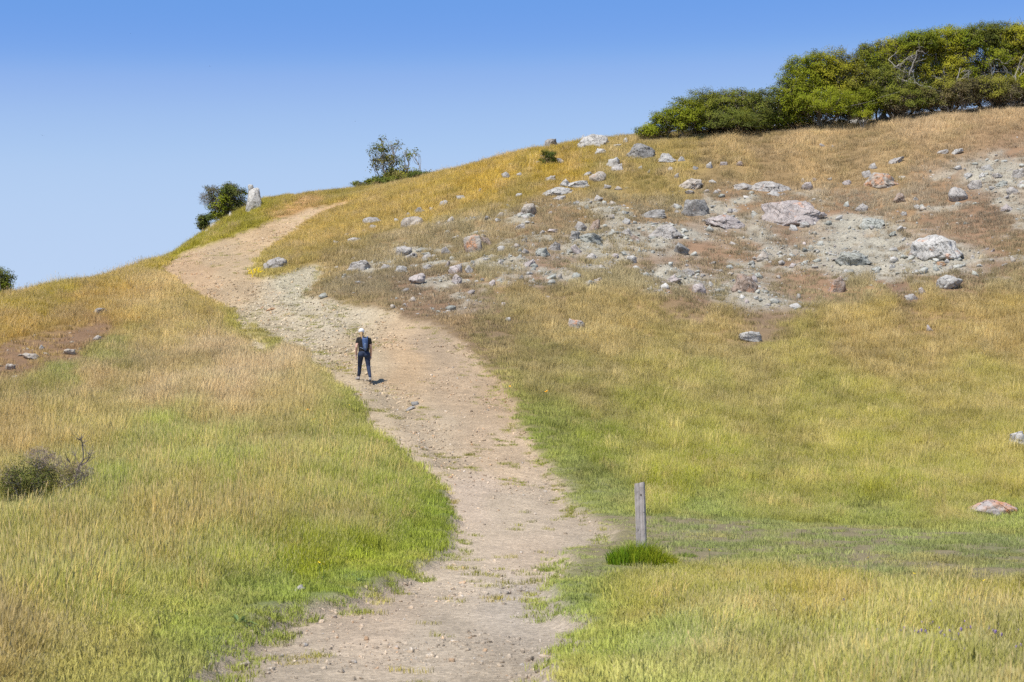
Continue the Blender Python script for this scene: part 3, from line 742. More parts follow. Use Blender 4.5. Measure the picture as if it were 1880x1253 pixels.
_pw = np.array([r[2] for r in ALLR], float); _ph = np.array([r[3] for r in ALLR], float)
_pts = hit([r[0] for r in ALLR], [r[1] + r[3] * 0.30 for r in ALLR], ground_h)
eps = 0.4
_zx = (ground_h(_pts[:, 0] + eps, _pts[:, 1]) - ground_h(_pts[:, 0] - eps, _pts[:, 1])) / (2 * eps)
_zy = (ground_h(_pts[:, 0], _pts[:, 1] + eps) - ground_h(_pts[:, 0], _pts[:, 1] - eps)) / (2 * eps)
_zx = np.clip(_zx, -.5, .5); _zy = np.clip(_zy, -.5, .5)
_fh = field(_pts[:, 0], _pts[:, 1])[:, 3]
for i, r in enumerate(ALLR):
    px, py, w, h, tint, lich, label, cat = r
    x, y, z = _pts[i]
    s = y / F
    R = np.random.default_rng(5000 + i)
    wm = w * s / 2; hm = h * s / 2
    dm = wm * R.uniform(0.75, 1.0)
    rnd_ = any(k in label for k in ROUND_WORDS) and i < len(ROCKS)
    if rnd_: me = rock_mesh(100 + i, 4, 0.6)
    elif w >= 40: me = crag_mesh(100 + i, 7 if w > 60 else 5, 40 if w > 60 else 24)
    elif h > w * 1.2 and w > 14: me = crag_mesh(140 + i, 5, 26, foot=.05)
    elif w >= 22: me = crag_mesh(100 + i, 3, 17)
    else: me = SMALL[i % 20]
    o = link('boulder' if cat == 'boulder' else 'stone', me)
    # visible height is part body, part the sloping top seen at a glance
    zz = max(hm * 1.22, 0.34 * wm) * (0.8 if w > 60 else 1.0)
    gh = 0.0
    if py > 560 and label and 'trail' not in label.split('beside')[0]:
        gh = float(_fh[i]) * (0.25 if px < 300 else 0.5)
        zz += gh * 0.5
    up = Vector((-_zx[i] * 0.8, -_zy[i] * 0.8, 1)).normalized()
    q = up.to_track_quat('Z', 'Y').to_matrix().to_4x4()
    spin = Matrix.Rotation(R.uniform(-0.35, 0.35) + (math.pi if R.random() < .5 else 0), 4, 'Z')
    if w < 22: spin = Matrix.Rotation(R.uniform(0, 6.28), 4, 'Z')
    o.matrix_world = Matrix.Translation((x, y, z + zz * (0.34 if rnd_ else 0.25) + gh * 0.15)) @ q @ (Euler((R.normal(0, .22), R.normal(0, .22), 0)).to_matrix().to_4x4() if w < 40 else Matrix.Identity(4)) @ Matrix.Diagonal((wm * 1.04, dm, zz, 1)) @ spin
    if 'on the top of the upright' in label: o.location.z = EYE + float(ray(px, py)[1]) * y
    t = np.array(TINTS[tint]) * R.uniform(0.88, 1.12) * (1.2 if 440 < px < 480 and py < 390 else 0.9)
    o.color = (*t, lich)
    tag(o, label, cat, 'rocks of the slope' if i >= len(ROCKS) else None)
    ROCKS_PLACED.append((x, y, wm, dm))
RP = np.array(ROCKS_PLACED)

# ------------------------------------------------------------------ blades
def blade_mesh(name, nb, hgt, spread, width, lean, droop, seed, seedheads=0.0, mat=None, hvar=0.35):
    r = np.random.default_rng(seed)
    bx = r.normal(0, spread, nb); by = r.normal(0, spread, nb)
    az = r.uniform(0, 2 * np.pi, nb)
    H = hgt * r.uniform(1 - hvar, 1 + hvar * 0.6, nb)
    out = r.uniform(0.0, 1.0, nb) * droop
    dx = np.cos(az) * out + lean; dy = np.sin(az) * out
    w = width * r.uniform(0.7, 1.3, nb)
    fa = r.uniform(0, np.pi, nb)
    wx, wy = np.cos(fa) * w / 2, np.sin(fa) * w / 2
    rn = r.random(nb)
    V = np.zeros((nb, 5, 3)); T = np.zeros((nb, 5)); 
    V[:, 0] = np.stack([bx - wx, by - wy, np.full(nb, -0.03)], 1); V[:, 1] = np.stack([bx + wx, by + wy, np.full(nb, -0.03)], 1)
    mx, my, mz = bx + dx * H * 0.35, by + dy * H * 0.35, H * 0.58
    V[:, 2] = np.stack([mx + wx * .8, my + wy * .8, mz], 1); V[:, 3] = np.stack([mx - wx * .8, my - wy * .8, mz], 1)
    V[:, 4] = np.stack([bx + dx * H, by + dy * H, H * (1 - 0.25 * np.minimum(out + abs(lean), 1))], 1)
    verts = V.reshape(-1, 3); rnd = np.repeat(rn, 5); sd = np.zeros((nb, 5))
    sd[:, 2:4] = 0.0; sd[:, 4] = r.random(nb) * 0.5
    b = np.arange(nb)[:, None] * 5
    ff = np.concatenate([b + 0, b + 1, b + 2, b + 3, b + 3, b + 2, b + 4], 1).ravel()
    sz = np.tile([4, 3], nb)
    sd = sd.ravel()
    ns = int(nb * seedheads)
    if ns:
        k = r.choice(nb, ns, False)
        tip = V[k, 4]; d = np.stack([dx[k] * 0.3 + 0.02, dy[k] * 0.3, np.ones(ns)], 1); L = (hgt * r.uniform(0.10, 0.2, ns))[:, None]
        sw = np.stack([wx[k], wy[k], np.zeros(ns)], 1) * 1.25
        P = np.stack([tip - d * L * .3, tip + d * L * .35 + sw, tip + d * L, tip + d * L * .35 - sw], 1).reshape(-1, 3)
        o0 = len(verts); verts = np.vstack([verts, P])
        bb = np.arange(ns)[:, None] * 4 + o0
        ff = np.concatenate([ff, (bb + np.array([[0, 1, 2, 3]])).ravel()]); sz = np.concatenate([sz, np.full(ns, 4)])
        rnd = np.concatenate([rnd, np.repeat(r.random(ns), 4)]); sd = np.concatenate([sd, np.ones(ns * 4)])
    return mesh_np(name, verts, ff, sz, mat, False, {'rnd': ('FLOAT', rnd), 'seed': ('FLOAT', sd)})

def scatter(name, pts, cols, rots, scls, idxs, sources, label, kind='stuff'):
    me = mesh_np(name, pts, [], [], None, False, {'col': ('FLOAT_COLOR', rgba(cols)), 'rot': ('FLOAT_VECTOR', rots), 'scl': ('FLOAT_VECTOR', scls), 'idx': ('INT', idxs)})
    o = link(name, me)
    tag(o, label, kind=kind)
    ng = bpy.data.node_groups.new(name + '_nodes', 'GeometryNodeTree')
    ng.interface.new_socket('Geometry', in_out='INPUT', socket_type='NodeSocketGeometry')
    ng.interface.new_socket('Geometry', in_out='OUTPUT', socket_type='NodeSocketGeometry')
    gi = ng.nodes.new('NodeGroupInput'); go = ng.nodes.new('NodeGroupOutput')
    jn = ng.nodes.new('GeometryNodeJoinGeometry')
    for sme in reversed(sources):
        so = bpy.data.objects.new(name + '_source', sme)          # never linked to the scene: only its geometry is used
        oi = ng.nodes.new('GeometryNodeObjectInfo'); oi.inputs['Object'].default_value = so; oi.inputs['As Instance'].default_value = False
        g2 = ng.nodes.new('GeometryNodeGeometryToInstance')
        ng.links.new(oi.outputs['Geometry'], g2.inputs[0]); ng.links.new(g2.outputs[0], jn.inputs[0])
    ip = ng.nodes.new('GeometryNodeInstanceOnPoints')
    ip.inputs['Pick Instance'].default_value = True
    def na(nm, t):
        n = ng.nodes.new('GeometryNodeInputNamedAttribute'); n.data_type = t; n.inputs['Name'].default_value = nm
        return n.outputs['Attribute']
    ng.links.new(gi.outputs[0], ip.inputs['Points']); ng.links.new(jn.outputs[0], ip.inputs['Instance'])
    ng.links.new(na('idx', 'INT'), ip.inputs['Instance Index'])
    e2r = ng.nodes.new('FunctionNodeEulerToRotation')
    ng.links.new(na('rot', 'FLOAT_VECTOR'), e2r.inputs[0]); ng.links.new(e2r.outputs[0], ip.inputs['Rotation'])
    ng.links.new(na('scl', 'FLOAT_VECTOR'), ip.inputs['Scale'])
    ng.links.new(ip.outputs[0], go.inputs[0])
    md = o.modifiers.new('scatter', 'NODES'); md.node_group = ng
    return o

# ------------------------------------------------------------------ grass
bands = [(9, 20, 95), (20, 32, 62), (32, 48, 44), (48, 70, 30), (70, 100, 20), (100, 162, 13.5)]
X, Y = [], []
for a, b, den in bands:
    wmax = 0.305 * (b + 7)
    n = int(2 * wmax * (b - a) * den)
    x = rng.uniform(-wmax, wmax, n); y = rng.uniform(a, b, n)
    k = np.abs(x) < 0.29 * (y + 5)
    X.append(x[k]); Y.append(y[k])
X = np.concatenate(X); Y = np.concatenate(Y)
sd = path_sd(X, Y); sc = scree_m(X, Y); fv_ = field(X, Y)
col = fv_[:, :3].copy(); hgt = fv_[:, 3].copy(); cov = fv_[:, 4].copy()
pn = fbm(X * 0.8, Y * 0.6, 81, 3)
cov = np.where(cov < 0.97, np.clip(cov + 0.55 * pn * (1 - cov) * 2, 0.02, 1), cov)
thin = np.clip(fbm(X * 0.35, Y * 0.55, 84, 4) - 0.12, 0, 1) * 2.0 * sstep(55, 85, Y) * (X > -4)
cov = np.clip(cov - 0.55 * thin, 0.05, 1)
hgt = hgt * (1 - 0.4 * np.clip(thin, 0, 1))
bare = np.zeros(len(X))
for p in BARE: bare = np.maximum(bare, soft(X, Y, p, 0.5, 0.4, 61))
hgt = np.where(bare > .4, np.minimum(hgt * 0.7, 0.065), hgt); col = bl(col, lin(np.array([140, 146, 108])), bare * 0.65)
cov *= 1 - bare * 0.84 * sstep(-0.55, 0.2, fbm(X * 1.6, Y * 0.9, 72, 4) + 0.5 * (rng.random(len(X)) - .5))
cov *= 1 - 0.9 * sc
rk = soft(X, Y, ROCKY, 2.5, 2.0, 62)
cov *= 1 - 0.35 * rk * sstep(-0.2, 0.3, fbm(X * 0.7, Y * 0.5, 86, 3))
lc = soft(X, Y, LEFTCUT, 2.0, 2.0, 63)
cov *= 1 - 0.88 * lc
hgt = hgt * (1 - 0.55 * lc)
ch_ = channel_m(X, Y)
inpath = sd < 0.0
weed = np.clip(fbm(X * 1.3, Y * 0.9, 82, 3) - 0.20, 0, 1) * 2.4
wz = soft(X, Y, WEEDY, 1.0, 1.0, 65) + 0.6 * soft(X, Y, ROUGH, 1.0, 1.0, 66)
pcov = weed * (0.30 * sstep(65, 90, Y) + 0.16 + 0.9 * wz + 0.9 * ch_) + 0.22 * ch_ * (pn > 0.05) + 0.75 * sstep(-0.45, 0.0, sd) * (fbm(X * 2.5, Y * 1.6, 85, 2) > -0.1)
edge = sstep(1.2, 0.1, sd) * (~inpath) * sstep(75, 50, Y) * np.where(X > 0.02 * Y, 0.2, 1.0)
green = lin(np.array([138, 150, 68]))
ge_ = np.clip(edge * 0.5, 0, 0.5) * (0.6 + 0.4 * (pn > -0.1))
col = bl(col, green, ge_)
hgt = hgt * (1 - 0.62 * sstep(1.0, 0.1, sd) * (~inpath))
low = (~inpath) & (Y < 27) & (X < 0)
hgt = np.where(low, np.minimum(hgt, 0.07 + 0.30 * sstep(0.5, 2.0, sd)), hgt)
wcol = lin(np.array([132, 130, 66]))
fringe = sstep(-0.5, -0.1, sd) * sstep(40, 30, Y)
col = np.where(inpath[:, None], bl(wcol * (0.8 + 0.5 * rng.random((len(X), 1))), lin(np.array([142, 152, 84])), fringe), col)
hgt = np.where(inpath, 0.05, hgt)
cov = np.where(inpath, pcov, cov)
# keep clear of the rocks
rb = np.zeros(len(X)); 
for (x, y, wm, dm) in ROCKS_PLACED:
    k = np.where((np.abs(X - x) < wm * 1.3 + .1) & (np.abs(Y - y) < dm * 2.2 + .3))[0]
    if len(k):
        e = ((X[k] - x) / (wm * 0.9)) ** 2 + ((Y[k] - y + dm * 0.25) / (dm * 1.15 + 0.04)) ** 2
        cov[k] = np.where(e < 1, 0, cov[k])
        fr = (Y[k] < y) & (np.abs(X[k] - x) < wm * 1.1)
        hgt[k] = np.where(fr & (Y[k] > 20), np.minimum(hgt[k], 0.05 + 0.22 * min(wm, dm)), hgt[k])
bp_ = hit([82], [925])[0]
bd = ((X - bp_[0]) / 1.0) ** 2 + ((Y - bp_[1] + .2) / 1.2) ** 2
cov = np.where(bd < 0.8, 0, cov); hgt = np.where((np.abs(X - bp_[0]) < 1.0) & (Y < bp_[1]) & (Y > bp_[1] - 5), hgt * 0.6, hgt)
keep = rng.random(len(X)) < cov
X, Y, col, hgt, sd, inpath, sc = X[keep], Y[keep], col[keep], hgt[keep], sd[keep], inpath[keep], sc[keep]
Z = ground_h(X, Y, sd, sc)
n = len(X)
big = fbm(X * 0.55, Y * 0.35, 91, 3); fine = vnoise(X * 2.3, Y * 1.4, 92)
hgt = hgt * (0.75 + 0.45 * fine + 0.3 * big) * rng.uniform(0.75, 1.25, n)
stalk = (rng.random(n) < 0.035) & (hgt > 0.2); hgt = np.where(stalk, hgt * 1.45, hgt)
tone = 1.0 + 0.24 * big + 0.28 * fbm(X * 2.1, Y * 1.1, 94, 2) + 0.16 * (rng.random(n) - 0.5)
dry = lin(np.array([212, 180, 134])); lush = lin(np.array([156, 158, 72]))
m = np.clip(fbm(X * 0.9 + 40, Y * 0.5, 93, 3) * 0.55 + 0.22 * (rng.random(n) - 0.5), -0.35, 0.35)
col = np.where((m > 0)[:, None], bl(col, dry, np.maximum(m, 0)), bl(col, lush, np.maximum(-m, 0) * 0.5 * (Y < 70) + np.maximum(-m, 0) * 0.3 * (Y >= 70)))
gmul = np.array([1.25, 1.27, 1.24])
col = np.where(stalk[:, None], bl(col, dry, np.full(n, 0.6)), col)
rkc = soft(X, Y, ROCKY, 2.5, 2.0, 62)
col = bl(col, col.mean(1, keepdims=True) * np.array([[1.22, 1.02, .76]]), rkc * 0.5)
mid_ = sstep(40, 52, Y) * sstep(100, 84, Y) * (X > -0.02 * Y); left_ = (X < 0) * sstep(60, 40, Y)
upr_ = sstep(92, 104, Y) * (X > 4)
nearb = np.stack([1 - 0.05 * mid_ + 0.02 * left_ - 0.05 * upr_, 1 + 0.03 * mid_ - 0.02 * left_, (0.76 + 0.24 * sstep(30, 75, Y)) * (1 - 0.08 * mid_ + 0.12 * upr_)], 1)
colf = np.clip(col * tone[:, None] * gmul * nearb, 0.01, 0.9)
idx = np.where(hgt > 0.30, rng.integers(0, 3, n), np.where(hgt > 0.15, rng.integers(3, 6, n), rng.integers(6, 8, n)))
nom = np.where(idx < 3, 0.42, np.where(idx < 6, 0.24, 0.11))
far = 1.0 + sstep(30, 110, Y) * 0.75
sz = hgt / nom
scl = np.stack([far * np.clip(sz, .7, 1.3), far * np.clip(sz, .7, 1.3), sz * 1.05], 1)
rot = np.stack([rng.normal(0, .11, n), rng.normal(0, .11, n), rng.uniform(-1.0, 1.0, n) + np.where(rng.random(n) < .25, math.pi, 0)], 1)
src = [blade_mesh('tall', 54, .42, .085, .0056, .16, .5, 1 + k, .22, M_grass) for k in range(3)]
src += [blade_mesh('mid', 50, .24, .085, .006, .14, .6, 11 + k, .2, M_grass) for k in range(3)]
src += [blade_mesh('short', 40, .11, .085, .008, .05, .9, 21 + k, .05, M_grass) for k in range(2)]
print('grass tufts', n)
scatter('meadow_grass', np.stack([X, Y, Z], 1), colf, rot, scl, idx, src, 'dry and green meadow grass covering the hillside')

# ------------------------------------------------------------------ gravel on the trail and rubble on the slope
def stone_src(k, sub=2):
    return rock_mesh(700 + k, sub, 0.8)
def pebble_mesh(k):
    return crag_mesh(700 + k, 0, 9 + k, M_pebble)
PEB = [pebble_mesh(k) for k in range(6)]
gxs, gys = [], []
for a, b, den in [(9, 18, 240), (18, 30, 130), (30, 45, 60), (45, 65, 36), (65, 95, 30), (95, 150, 16)]:
    wmax = 0.30 * (b + 6); n = int(2 * wmax * (b - a) * den)
    gxs.append(rng.uniform(-wmax, wmax, n)); gys.append(rng.uniform(a, b, n))
gX = np.concatenate(gxs); gY = np.concatenate(gys)
k = np.abs(gX) < 0.3 * (gY + 5); gX, gY = gX[k], gY[k]
s_ = path_sd(gX, gY)
gn = fbm(gX * 0.5, gY * 0.3, 95, 3)
rgz = soft(gX, gY, ROUGH, 1.0, 1.0, 66)
rgz = np.clip(rgz * 0.7 + channel_m(gX, gY) + 0.35 * sstep(70, 90, gY), 0, 1.2)
pr = (s_ < 0.05) * np.clip(0.36 + 1.6 * gn + 0.9 * rgz, 0.05, 1)
k = rng.random(len(gX)) < pr; gX, gY, s_, rgz = gX[k], gY[k], s_[k], rgz[k]
gZ = ground_h(gX, gY, s_)
n = len(gX)
size = np.minimum((0.006 + rng.pareto(2.4, n) * 0.008) * (1 + sstep(20, 80, gY) * 1.5) * (1 + rgz * 0.7), 0.035 + 0.025 * sstep(40, 80, gY))
pcol = field(gX, gY, table=_ptab) * rng.uniform(0.7, 1.55, (n, 1)) * np.where(rng.random((n, 1)) < .08, np.array([[1.08, .92, .8]]), np.array([[1, 1, 1.02]]))
scatter('gravel', np.stack([gX, gY, gZ], 1), np.clip(pcol, .03, .8), rng.uniform(0, 6.28, (n, 3)), np.stack([size * rng.uniform(.8, 1.4, n), size * rng.uniform(.8, 1.4, n), size * rng.uniform(.5, .9, n)], 1), rng.integers(0, 6, n), PEB, 'loose gravel strewn along the dirt trail')
print('gravel', n)
rx0, ry0 = rng.uniform(-22, 36, 190000), rng.uniform(66, 128, 190000)
k = np.abs(rx0) < 0.29 * (ry0 + 4); rx0, ry0 = rx0[k], ry0[k]
sc_ = scree_m(rx0, ry0); rk_ = soft(rx0, ry0, ROCKY, 2.5, 2.0, 62)
cl = np.clip(fbm(rx0 * .5, ry0 * .4, 96, 3), 0, 1)
cl2 = np.clip(fbm(rx0 * 1.3, ry0 * .8, 97, 3) - 0.05, 0, 1)
lc_r = soft(rx0, ry0, LEFTCUT, 2.0, 2.0, 63)
pr = np.clip(lc_r * 0.16 * (0.1 + 1.5 * cl2) + sc_ * 0.42 * (0.35 + 1.6 * cl2) + rk_ * (0.03 + 0.7 * cl ** 1.1 * (0.3 + 2 * cl2)), 0, 1) * (path_sd(rx0, ry0) > 0)
k = rng.random(len(rx0)) < pr; rx0, ry0, sc_, lc_r = rx0[k], ry0[k], sc_[k], lc_r[k]
n = len(rx0); rz0 = ground_h(rx0, ry0)
size = np.minimum(0.022 + rng.pareto(2.1, n) * 0.028, 0.19)
size = np.where(lc_r > .2, np.minimum(size, 0.10), size)
tn = np.array([TINTS['g'], TINTS['w'], TINTS['e'], TINTS['p'], TINTS['t']])[rng.choice(5, n, p=[.3, .25, .2, .15, .1])]
tn = np.where((sc_ > .5)[:, None] & (rng.random((n, 1)) < .6), np.array([[.46, .45, .39]]), tn) * rng.uniform(.65, 1.15, (n, 1))
tn = np.where((lc_r > .3)[:, None], np.array([[.42, .34, .25]]) * rng.uniform(.7, 1.1, (n, 1)), tn)
scatter('scree_rubble', np.stack([rx0, ry0, rz0 + size * .05], 1), np.clip(tn, .05, .8), np.stack([rng.normal(0, .4, n), rng.normal(0, .4, n), rng.uniform(0, 6.28, n)], 1), np.stack([size * rng.uniform(.8, 1.5, n), size * rng.uniform(.8, 1.4, n), size * rng.uniform(.5, 1.0, n)], 1), rng.integers(0, 6, n), PEB, 'pale broken rubble scattered over the rocky slope')
print('rubble', n)

# ------------------------------------------------------------------ trees and shrubs
class MB:
    def __init__(self): self.v = []; self.f = []; self.n = 0
    def tube(self, pts, rad, k=5):
        pts = np.asarray(pts, float); m = len(pts)
        t = np.gradient(pts, axis=0); t /= np.linalg.norm(t, axis=1, keepdims=True) + 1e-9
        ref = np.array([0.3, 0.9, 0.2]); a = np.cross(t, ref); a /= np.linalg.norm(a, axis=1, keepdims=True) + 1e-9; b = np.cross(t, a)
        ang = np.arange(k) / k * 2 * np.pi
        ring = pts[:, None] + (a[:, None] * np.cos(ang)[None, :, None] + b[:, None] * np.sin(ang)[None, :, None]) * np.asarray(rad)[:, None, None]
        self.v.append(ring.reshape(-1, 3))
        i = np.arange(m - 1)[:, None] * k; j = np.arange(k)[None]
        q = np.stack([i + j, i + (j + 1) % k, i + k + (j + 1) % k, i + k + j], -1).reshape(-1, 4) + self.n
        self.f.append(q); self.n += m * k
    def mesh(self, name, mat):
        v = np.vstack(self.v); f = np.vstack(self.f)
        return mesh_np(name, v, f.ravel(), np.full(len(f), 4), mat, True)
def bend(a, b, r, sag, k=6):
    t = np.linspace(0, 1, k)[:, None]
    mid = r.normal(0, sag, (1, 3)); wig = r.normal(0, sag * .25, (k, 3)); wig[0] = 0; wig[-1] = 0
    return a + (b - a) * t + mid * np.sin(np.pi * t) + wig
def leaf_mesh(name, C, nrm, L, Wd, col, r, mat):
    n = len(C)
    a = r.normal(size=(n, 3)); a -= (a * nrm).sum(1, keepdims=True) * nrm; a /= np.linalg.norm(a, axis=1, keepdims=True) + 1e-9
    b = np.cross(nrm, a)
    L = L[:, None]; Wd = Wd[:, None]
    P = np.stack([C - a * L / 2, C + b * Wd / 2 + nrm * Wd * .15, C + a * L / 2, C - b * Wd / 2 + nrm * Wd * .15], 1).reshape(-1, 3)
    f = np.arange(n * 4)
    return mesh_np(name, P, f, np.full(n, 4), mat, False, {'col': ('FLOAT_COLOR', rgba(np.repeat(col, 4, 0))), 'rnd': ('FLOAT', np.repeat(r.random(n), 4))})
OLIVE = [lin(np.array(c)) for c in ((150, 152, 42), (134, 142, 42), (162, 156, 50), (116, 128, 44), (144, 138, 62))]
DULL = [lin(np.array(c)) for c in ((120, 124, 54), (102, 108, 54), (138, 128, 78), (86, 98, 48))]
BROWN = [lin(np.array(c)) for c in ((112, 100, 70), (92, 86, 58), (128, 116, 88), (76, 76, 44))]
GREY = [lin(np.array(c)) for c in ((176, 160, 140), (150, 136, 120), (196, 182, 160))]
PINKGREY = [lin(np.array(c)) for c in ((168, 146, 136), (140, 120, 112), (186, 168, 154))]
def plant(name, label, cat, px, py, dist, lobes, seed, leaf=0.095, sig=0.14, dens=13.0, per=44, pal=OLIVE, group=None, stem=0.07, stems=True, twigpal=GREY, on_ground=True, bright=1.0, sub=7):
    """lobes: (dx, dz, rx, rz) in survey pixels from the foot, then leaf density, share of bare twigs, depth offset m"""
    r = np.random.default_rng(seed)
    if isinstance(dist, str):                       # 'crest+1.5': stand that far behind the brow of the hill
        kx0, _ = ray(px, 400); yy = np.arange(85, 165, .5)
        gg = ground_h(float(kx0) * yy, yy); dist = float(yy[np.argmax((gg - EYE) / yy)]) + float(dist[5:])
    kx, kz = ray(px, py)
    bx, by = float(kx) * dist, dist
    zg = float(ground_h([bx], [by])[0])
    zo = EYE + float(kz) * dist - zg
    s = dist / F
    root = empty(name, (bx, by, zg)); tag(root, label, cat, group)
    LC, LN, LCOL = [], [], []; TC, TN, TCOL, TL = [], [], [], []
    wood = MB()
    foot = np.array([0, 0, -0.1])
    for lb in lobes:
        dx, dz, rx_l, rz_l = lb[:4]; dn = lb[4] if len(lb) > 4 else 1.0; tw = lb[5] if len(lb) > 5 else 0.12; dy = lb[6] if len(lb) > 6 else r.uniform(-.25, .25) * rx_l * s
        c = np.array([dx * s, dy, dz * s + zo]); R = np.array([rx_l * s, rx_l * s * 0.85, rz_l * s])
        area = 4 * np.pi * (((R[0] * R[1]) ** 1.6 + (R[0] * R[2]) ** 1.6 + (R[1] * R[2]) ** 1.6) / 3) ** (1 / 1.6)
        nc = max(4, int(area * dens * dn * (1 if dn > 0 else 0)))
        d = r.normal(size=(nc, 3)); d /= np.linalg.norm(d, axis=1, keepdims=True)
        d[:, 2] = np.where(d[:, 2] < -0.45, -d[:, 2] * .6, d[:, 2]); d /= np.linalg.norm(d, axis=1, keepdims=True)
        rr = np.where(r.random(nc) < 0.72, r.uniform(0.86, 1.06, nc), r.uniform(0.35, 0.85, nc))
        lump = 1 + 0.20 * np.sin(d[:, 0] * 8 + seed) * np.cos(d[:, 1] * 7 + d[:, 2] * 9) + r.normal(0, .04, nc)
        cc = c + d * R * (rr * lump)[:, None]
        cc = cc[cc[:, 2] > 0.05]
        d = d[:len(cc)]
        if dn > 0 and len(cc):
            m = len(cc)
            pl_ = np.array(pal); lc_ = pl_[r.integers(len(pl_))]
            cp = (lc_ * .72 + pl_[r.choice(len(pl_), m)] * .28) * r.uniform(.86, 1.12, (m, 1)) * bright
            pos = (cc[:, None] + r.normal(0, sig, (m, per, 3)) * np.array([1, 1, .7])).reshape(-1, 3)
            outn = np.repeat((cc - c) / (np.linalg.norm(cc - c, axis=1, keepdims=True) + 1e-9), per, 0)
            nn = outn * .9 + np.array([0, 0, .4]) + r.normal(0, .33, pos.shape); nn /= np.linalg.norm(nn, axis=1, keepdims=True)
            LC.append(pos); LN.append(nn); LCOL.append(np.repeat(cp, per, 0))
        nt_ = int(area * dens * tw * per * 0.5)
        if nt_:
            q = r.normal(size=(nt_, 3)); q /= np.linalg.norm(q, axis=1, keepdims=True)
            TC.append(c + q * R * r.uniform(.5, 1.08, (nt_, 1))); a = r.normal(size=(nt_, 3)); a /= np.linalg.norm(a, axis=1, keepdims=True); TN.append(a)
            TCOL.append(np.array(twigpal)[r.choice(len(twigpal), nt_)] * r.uniform(.6, 1.1, (nt_, 1)))
        if stems:
            p = bend(foot + np.array([dx * s * .12 + r.normal(0, .08), r.normal(0, .08), 0]), c - np.array([0, 0, R[2] * .3]), r, 0.10 * np.linalg.norm(c))
            wood.tube(p, np.linspace(stem, stem * .45, len(p)), 6)
            for _ in range(sub):
                q = r.normal(size=3); q /= np.linalg.norm(q); q[2] = abs(q[2]) * .8 + .1
                e = c + q * R * r.uniform(.75, 1.05)
                st = p[r.integers(2, len(p))]
                pp = bend(st, e, r, 0.10 * np.linalg.norm(e - st))
                wood.tube(pp, np.linspace(stem * .42, stem * .10, len(pp)), 4)
                for _ in range(3):
                    e2 = e + r.normal(0, .3, 3) * R
                    p2 = bend(pp[3], e2, r, .05, 4); wood.tube(p2, np.linspace(stem * .18, stem * .05, 4), 3)
    if wood.n:
        link('trunk' if cat == 'tree' else 'branches', wood.mesh('wood', M_bark), root)
    if LC:
        C = np.vstack(LC); n = len(C)
        link('crown' if cat == 'tree' else 'foliage', leaf_mesh('leaves', C, np.vstack(LN), leaf * r.uniform(.7, 1.3, n), leaf * .6 * r.uniform(.7, 1.3, n), np.vstack(LCOL), r, M_leaf), root)
    if TC:
        C = np.vstack(TC); n = len(C)
        link('bare_twigs', leaf_mesh('twigs', C, np.vstack(TN), leaf * r.uniform(1.5, 4.5, n), leaf * .16 * r.uniform(.6, 1.3, n), np.vstack(TCOL), r, M_leaf), root)
    return root

G_R = 'wind-shaped trees along the ridge'
plant('ridge_shrub', 'low green shrub tapering down at the left end of the ridge trees', 'shrub', 1228, 250, 122.5, [(-32,6,28,14),(0,20,34,26),(30,30,34,36)], 1, group=G_R)
plant('ridge_shrub', 'rounded low green thicket with grey twigs right of the lowest ridge shrub', 'shrub', 1345, 244, 124, [(-50,36,42,40,1,.25),(0,44,52,34,1,.4),(48,40,42,36,1,.3),(-10,14,80,22),(70,18,34,24)], 2, pal=OLIVE + DULL[:2], bright=.95, group=G_R)
plant('ridge_tree', 'full round bright green tree rising left of centre in the ridge grove', 'tree', 1510, 232, 124.5, [(-55,50,40,42),(-22,88,50,48),(22,84,54,56),(56,74,46,52),(-62,16,42,24),(10,32,88,36),(75,40,36,34)], 3, bright=.92, group=G_R, stem=.1)
plant('ridge_tree', 'ridge tree with bare grey limbs and sky showing through its crown', 'tree', 1650, 216, 125, [(-46,96,32,34),(-14,128,28,20,.7,.3),(0,108,40,34,.7,.7),(34,134,42,24),(-24,56,52,36,1,.3),(44,78,30,24,.7,.4),(-60,120,18,16,.8),(0,24,60,28,1),(40,34,40,32,.9)], 4, pal=DULL[:2] + OLIVE, bright=.95, group=G_R, stem=.12)
plant('ridge_tree', 'tall ridge tree with a flat yellow-green top in the grove', 'tree', 1735, 207, 125.5, [(6,132,44,28),(-34,108,34,36),(22,100,44,34),(46,128,34,26),(6,70,46,26,.8,.4),(0,30,56,32,.9,.3)], 5, group=G_R, stem=.12)
plant('ridge_tree', 'broad ridge tree with pale twisted trunk near the picture edge', 'tree', 1822, 199, 125.5, [(-14,128,40,28),(34,124,46,34),(64,108,36,32),(20,86,46,30,.9,.3),(58,62,40,36,.8,.5),(-34,60,34,26,.7,.5),(0,26,60,30,.9,.3)], 6, pal=OLIVE + DULL[:2], bright=.95, group=G_R, stem=.15)
plant('ridge_tree', 'ridge tree cut by the right edge of the picture', 'tree', 1912, 192, 125, [(-10,120,58,32),(36,100,60,44),(0,66,58,40,.9,.4),(10,28,66,32,.9,.3)], 7, group=G_R, stem=.14)
G_U = 'undergrowth shrubs beneath the ridge trees'
plant('undergrowth_shrub', 'brown twiggy shrub in shade under the tree with bare limbs', 'shrub', 1672, 212, 124.2, [(-18,20,34,24,.9,.25),(18,28,36,26,.8,.35)], 8, pal=DULL + BROWN, group=G_U)
plant('undergrowth_shrub', 'dark tangled shrub under the flat-topped ridge tree', 'shrub', 1745, 207, 124.2, [(-22,22,30,22,.8,.3),(22,30,34,30,.8,.3)], 9, pal=DULL + BROWN, group=G_U)
plant('undergrowth_shrub', 'tangled grey-brown shrub under the broad tree with twisted trunk', 'shrub', 1835, 198, 124.2, [(-26,30,30,28,.7,.5),(24,22,40,22,.8,.4)], 10, pal=DULL + BROWN, group=G_U)
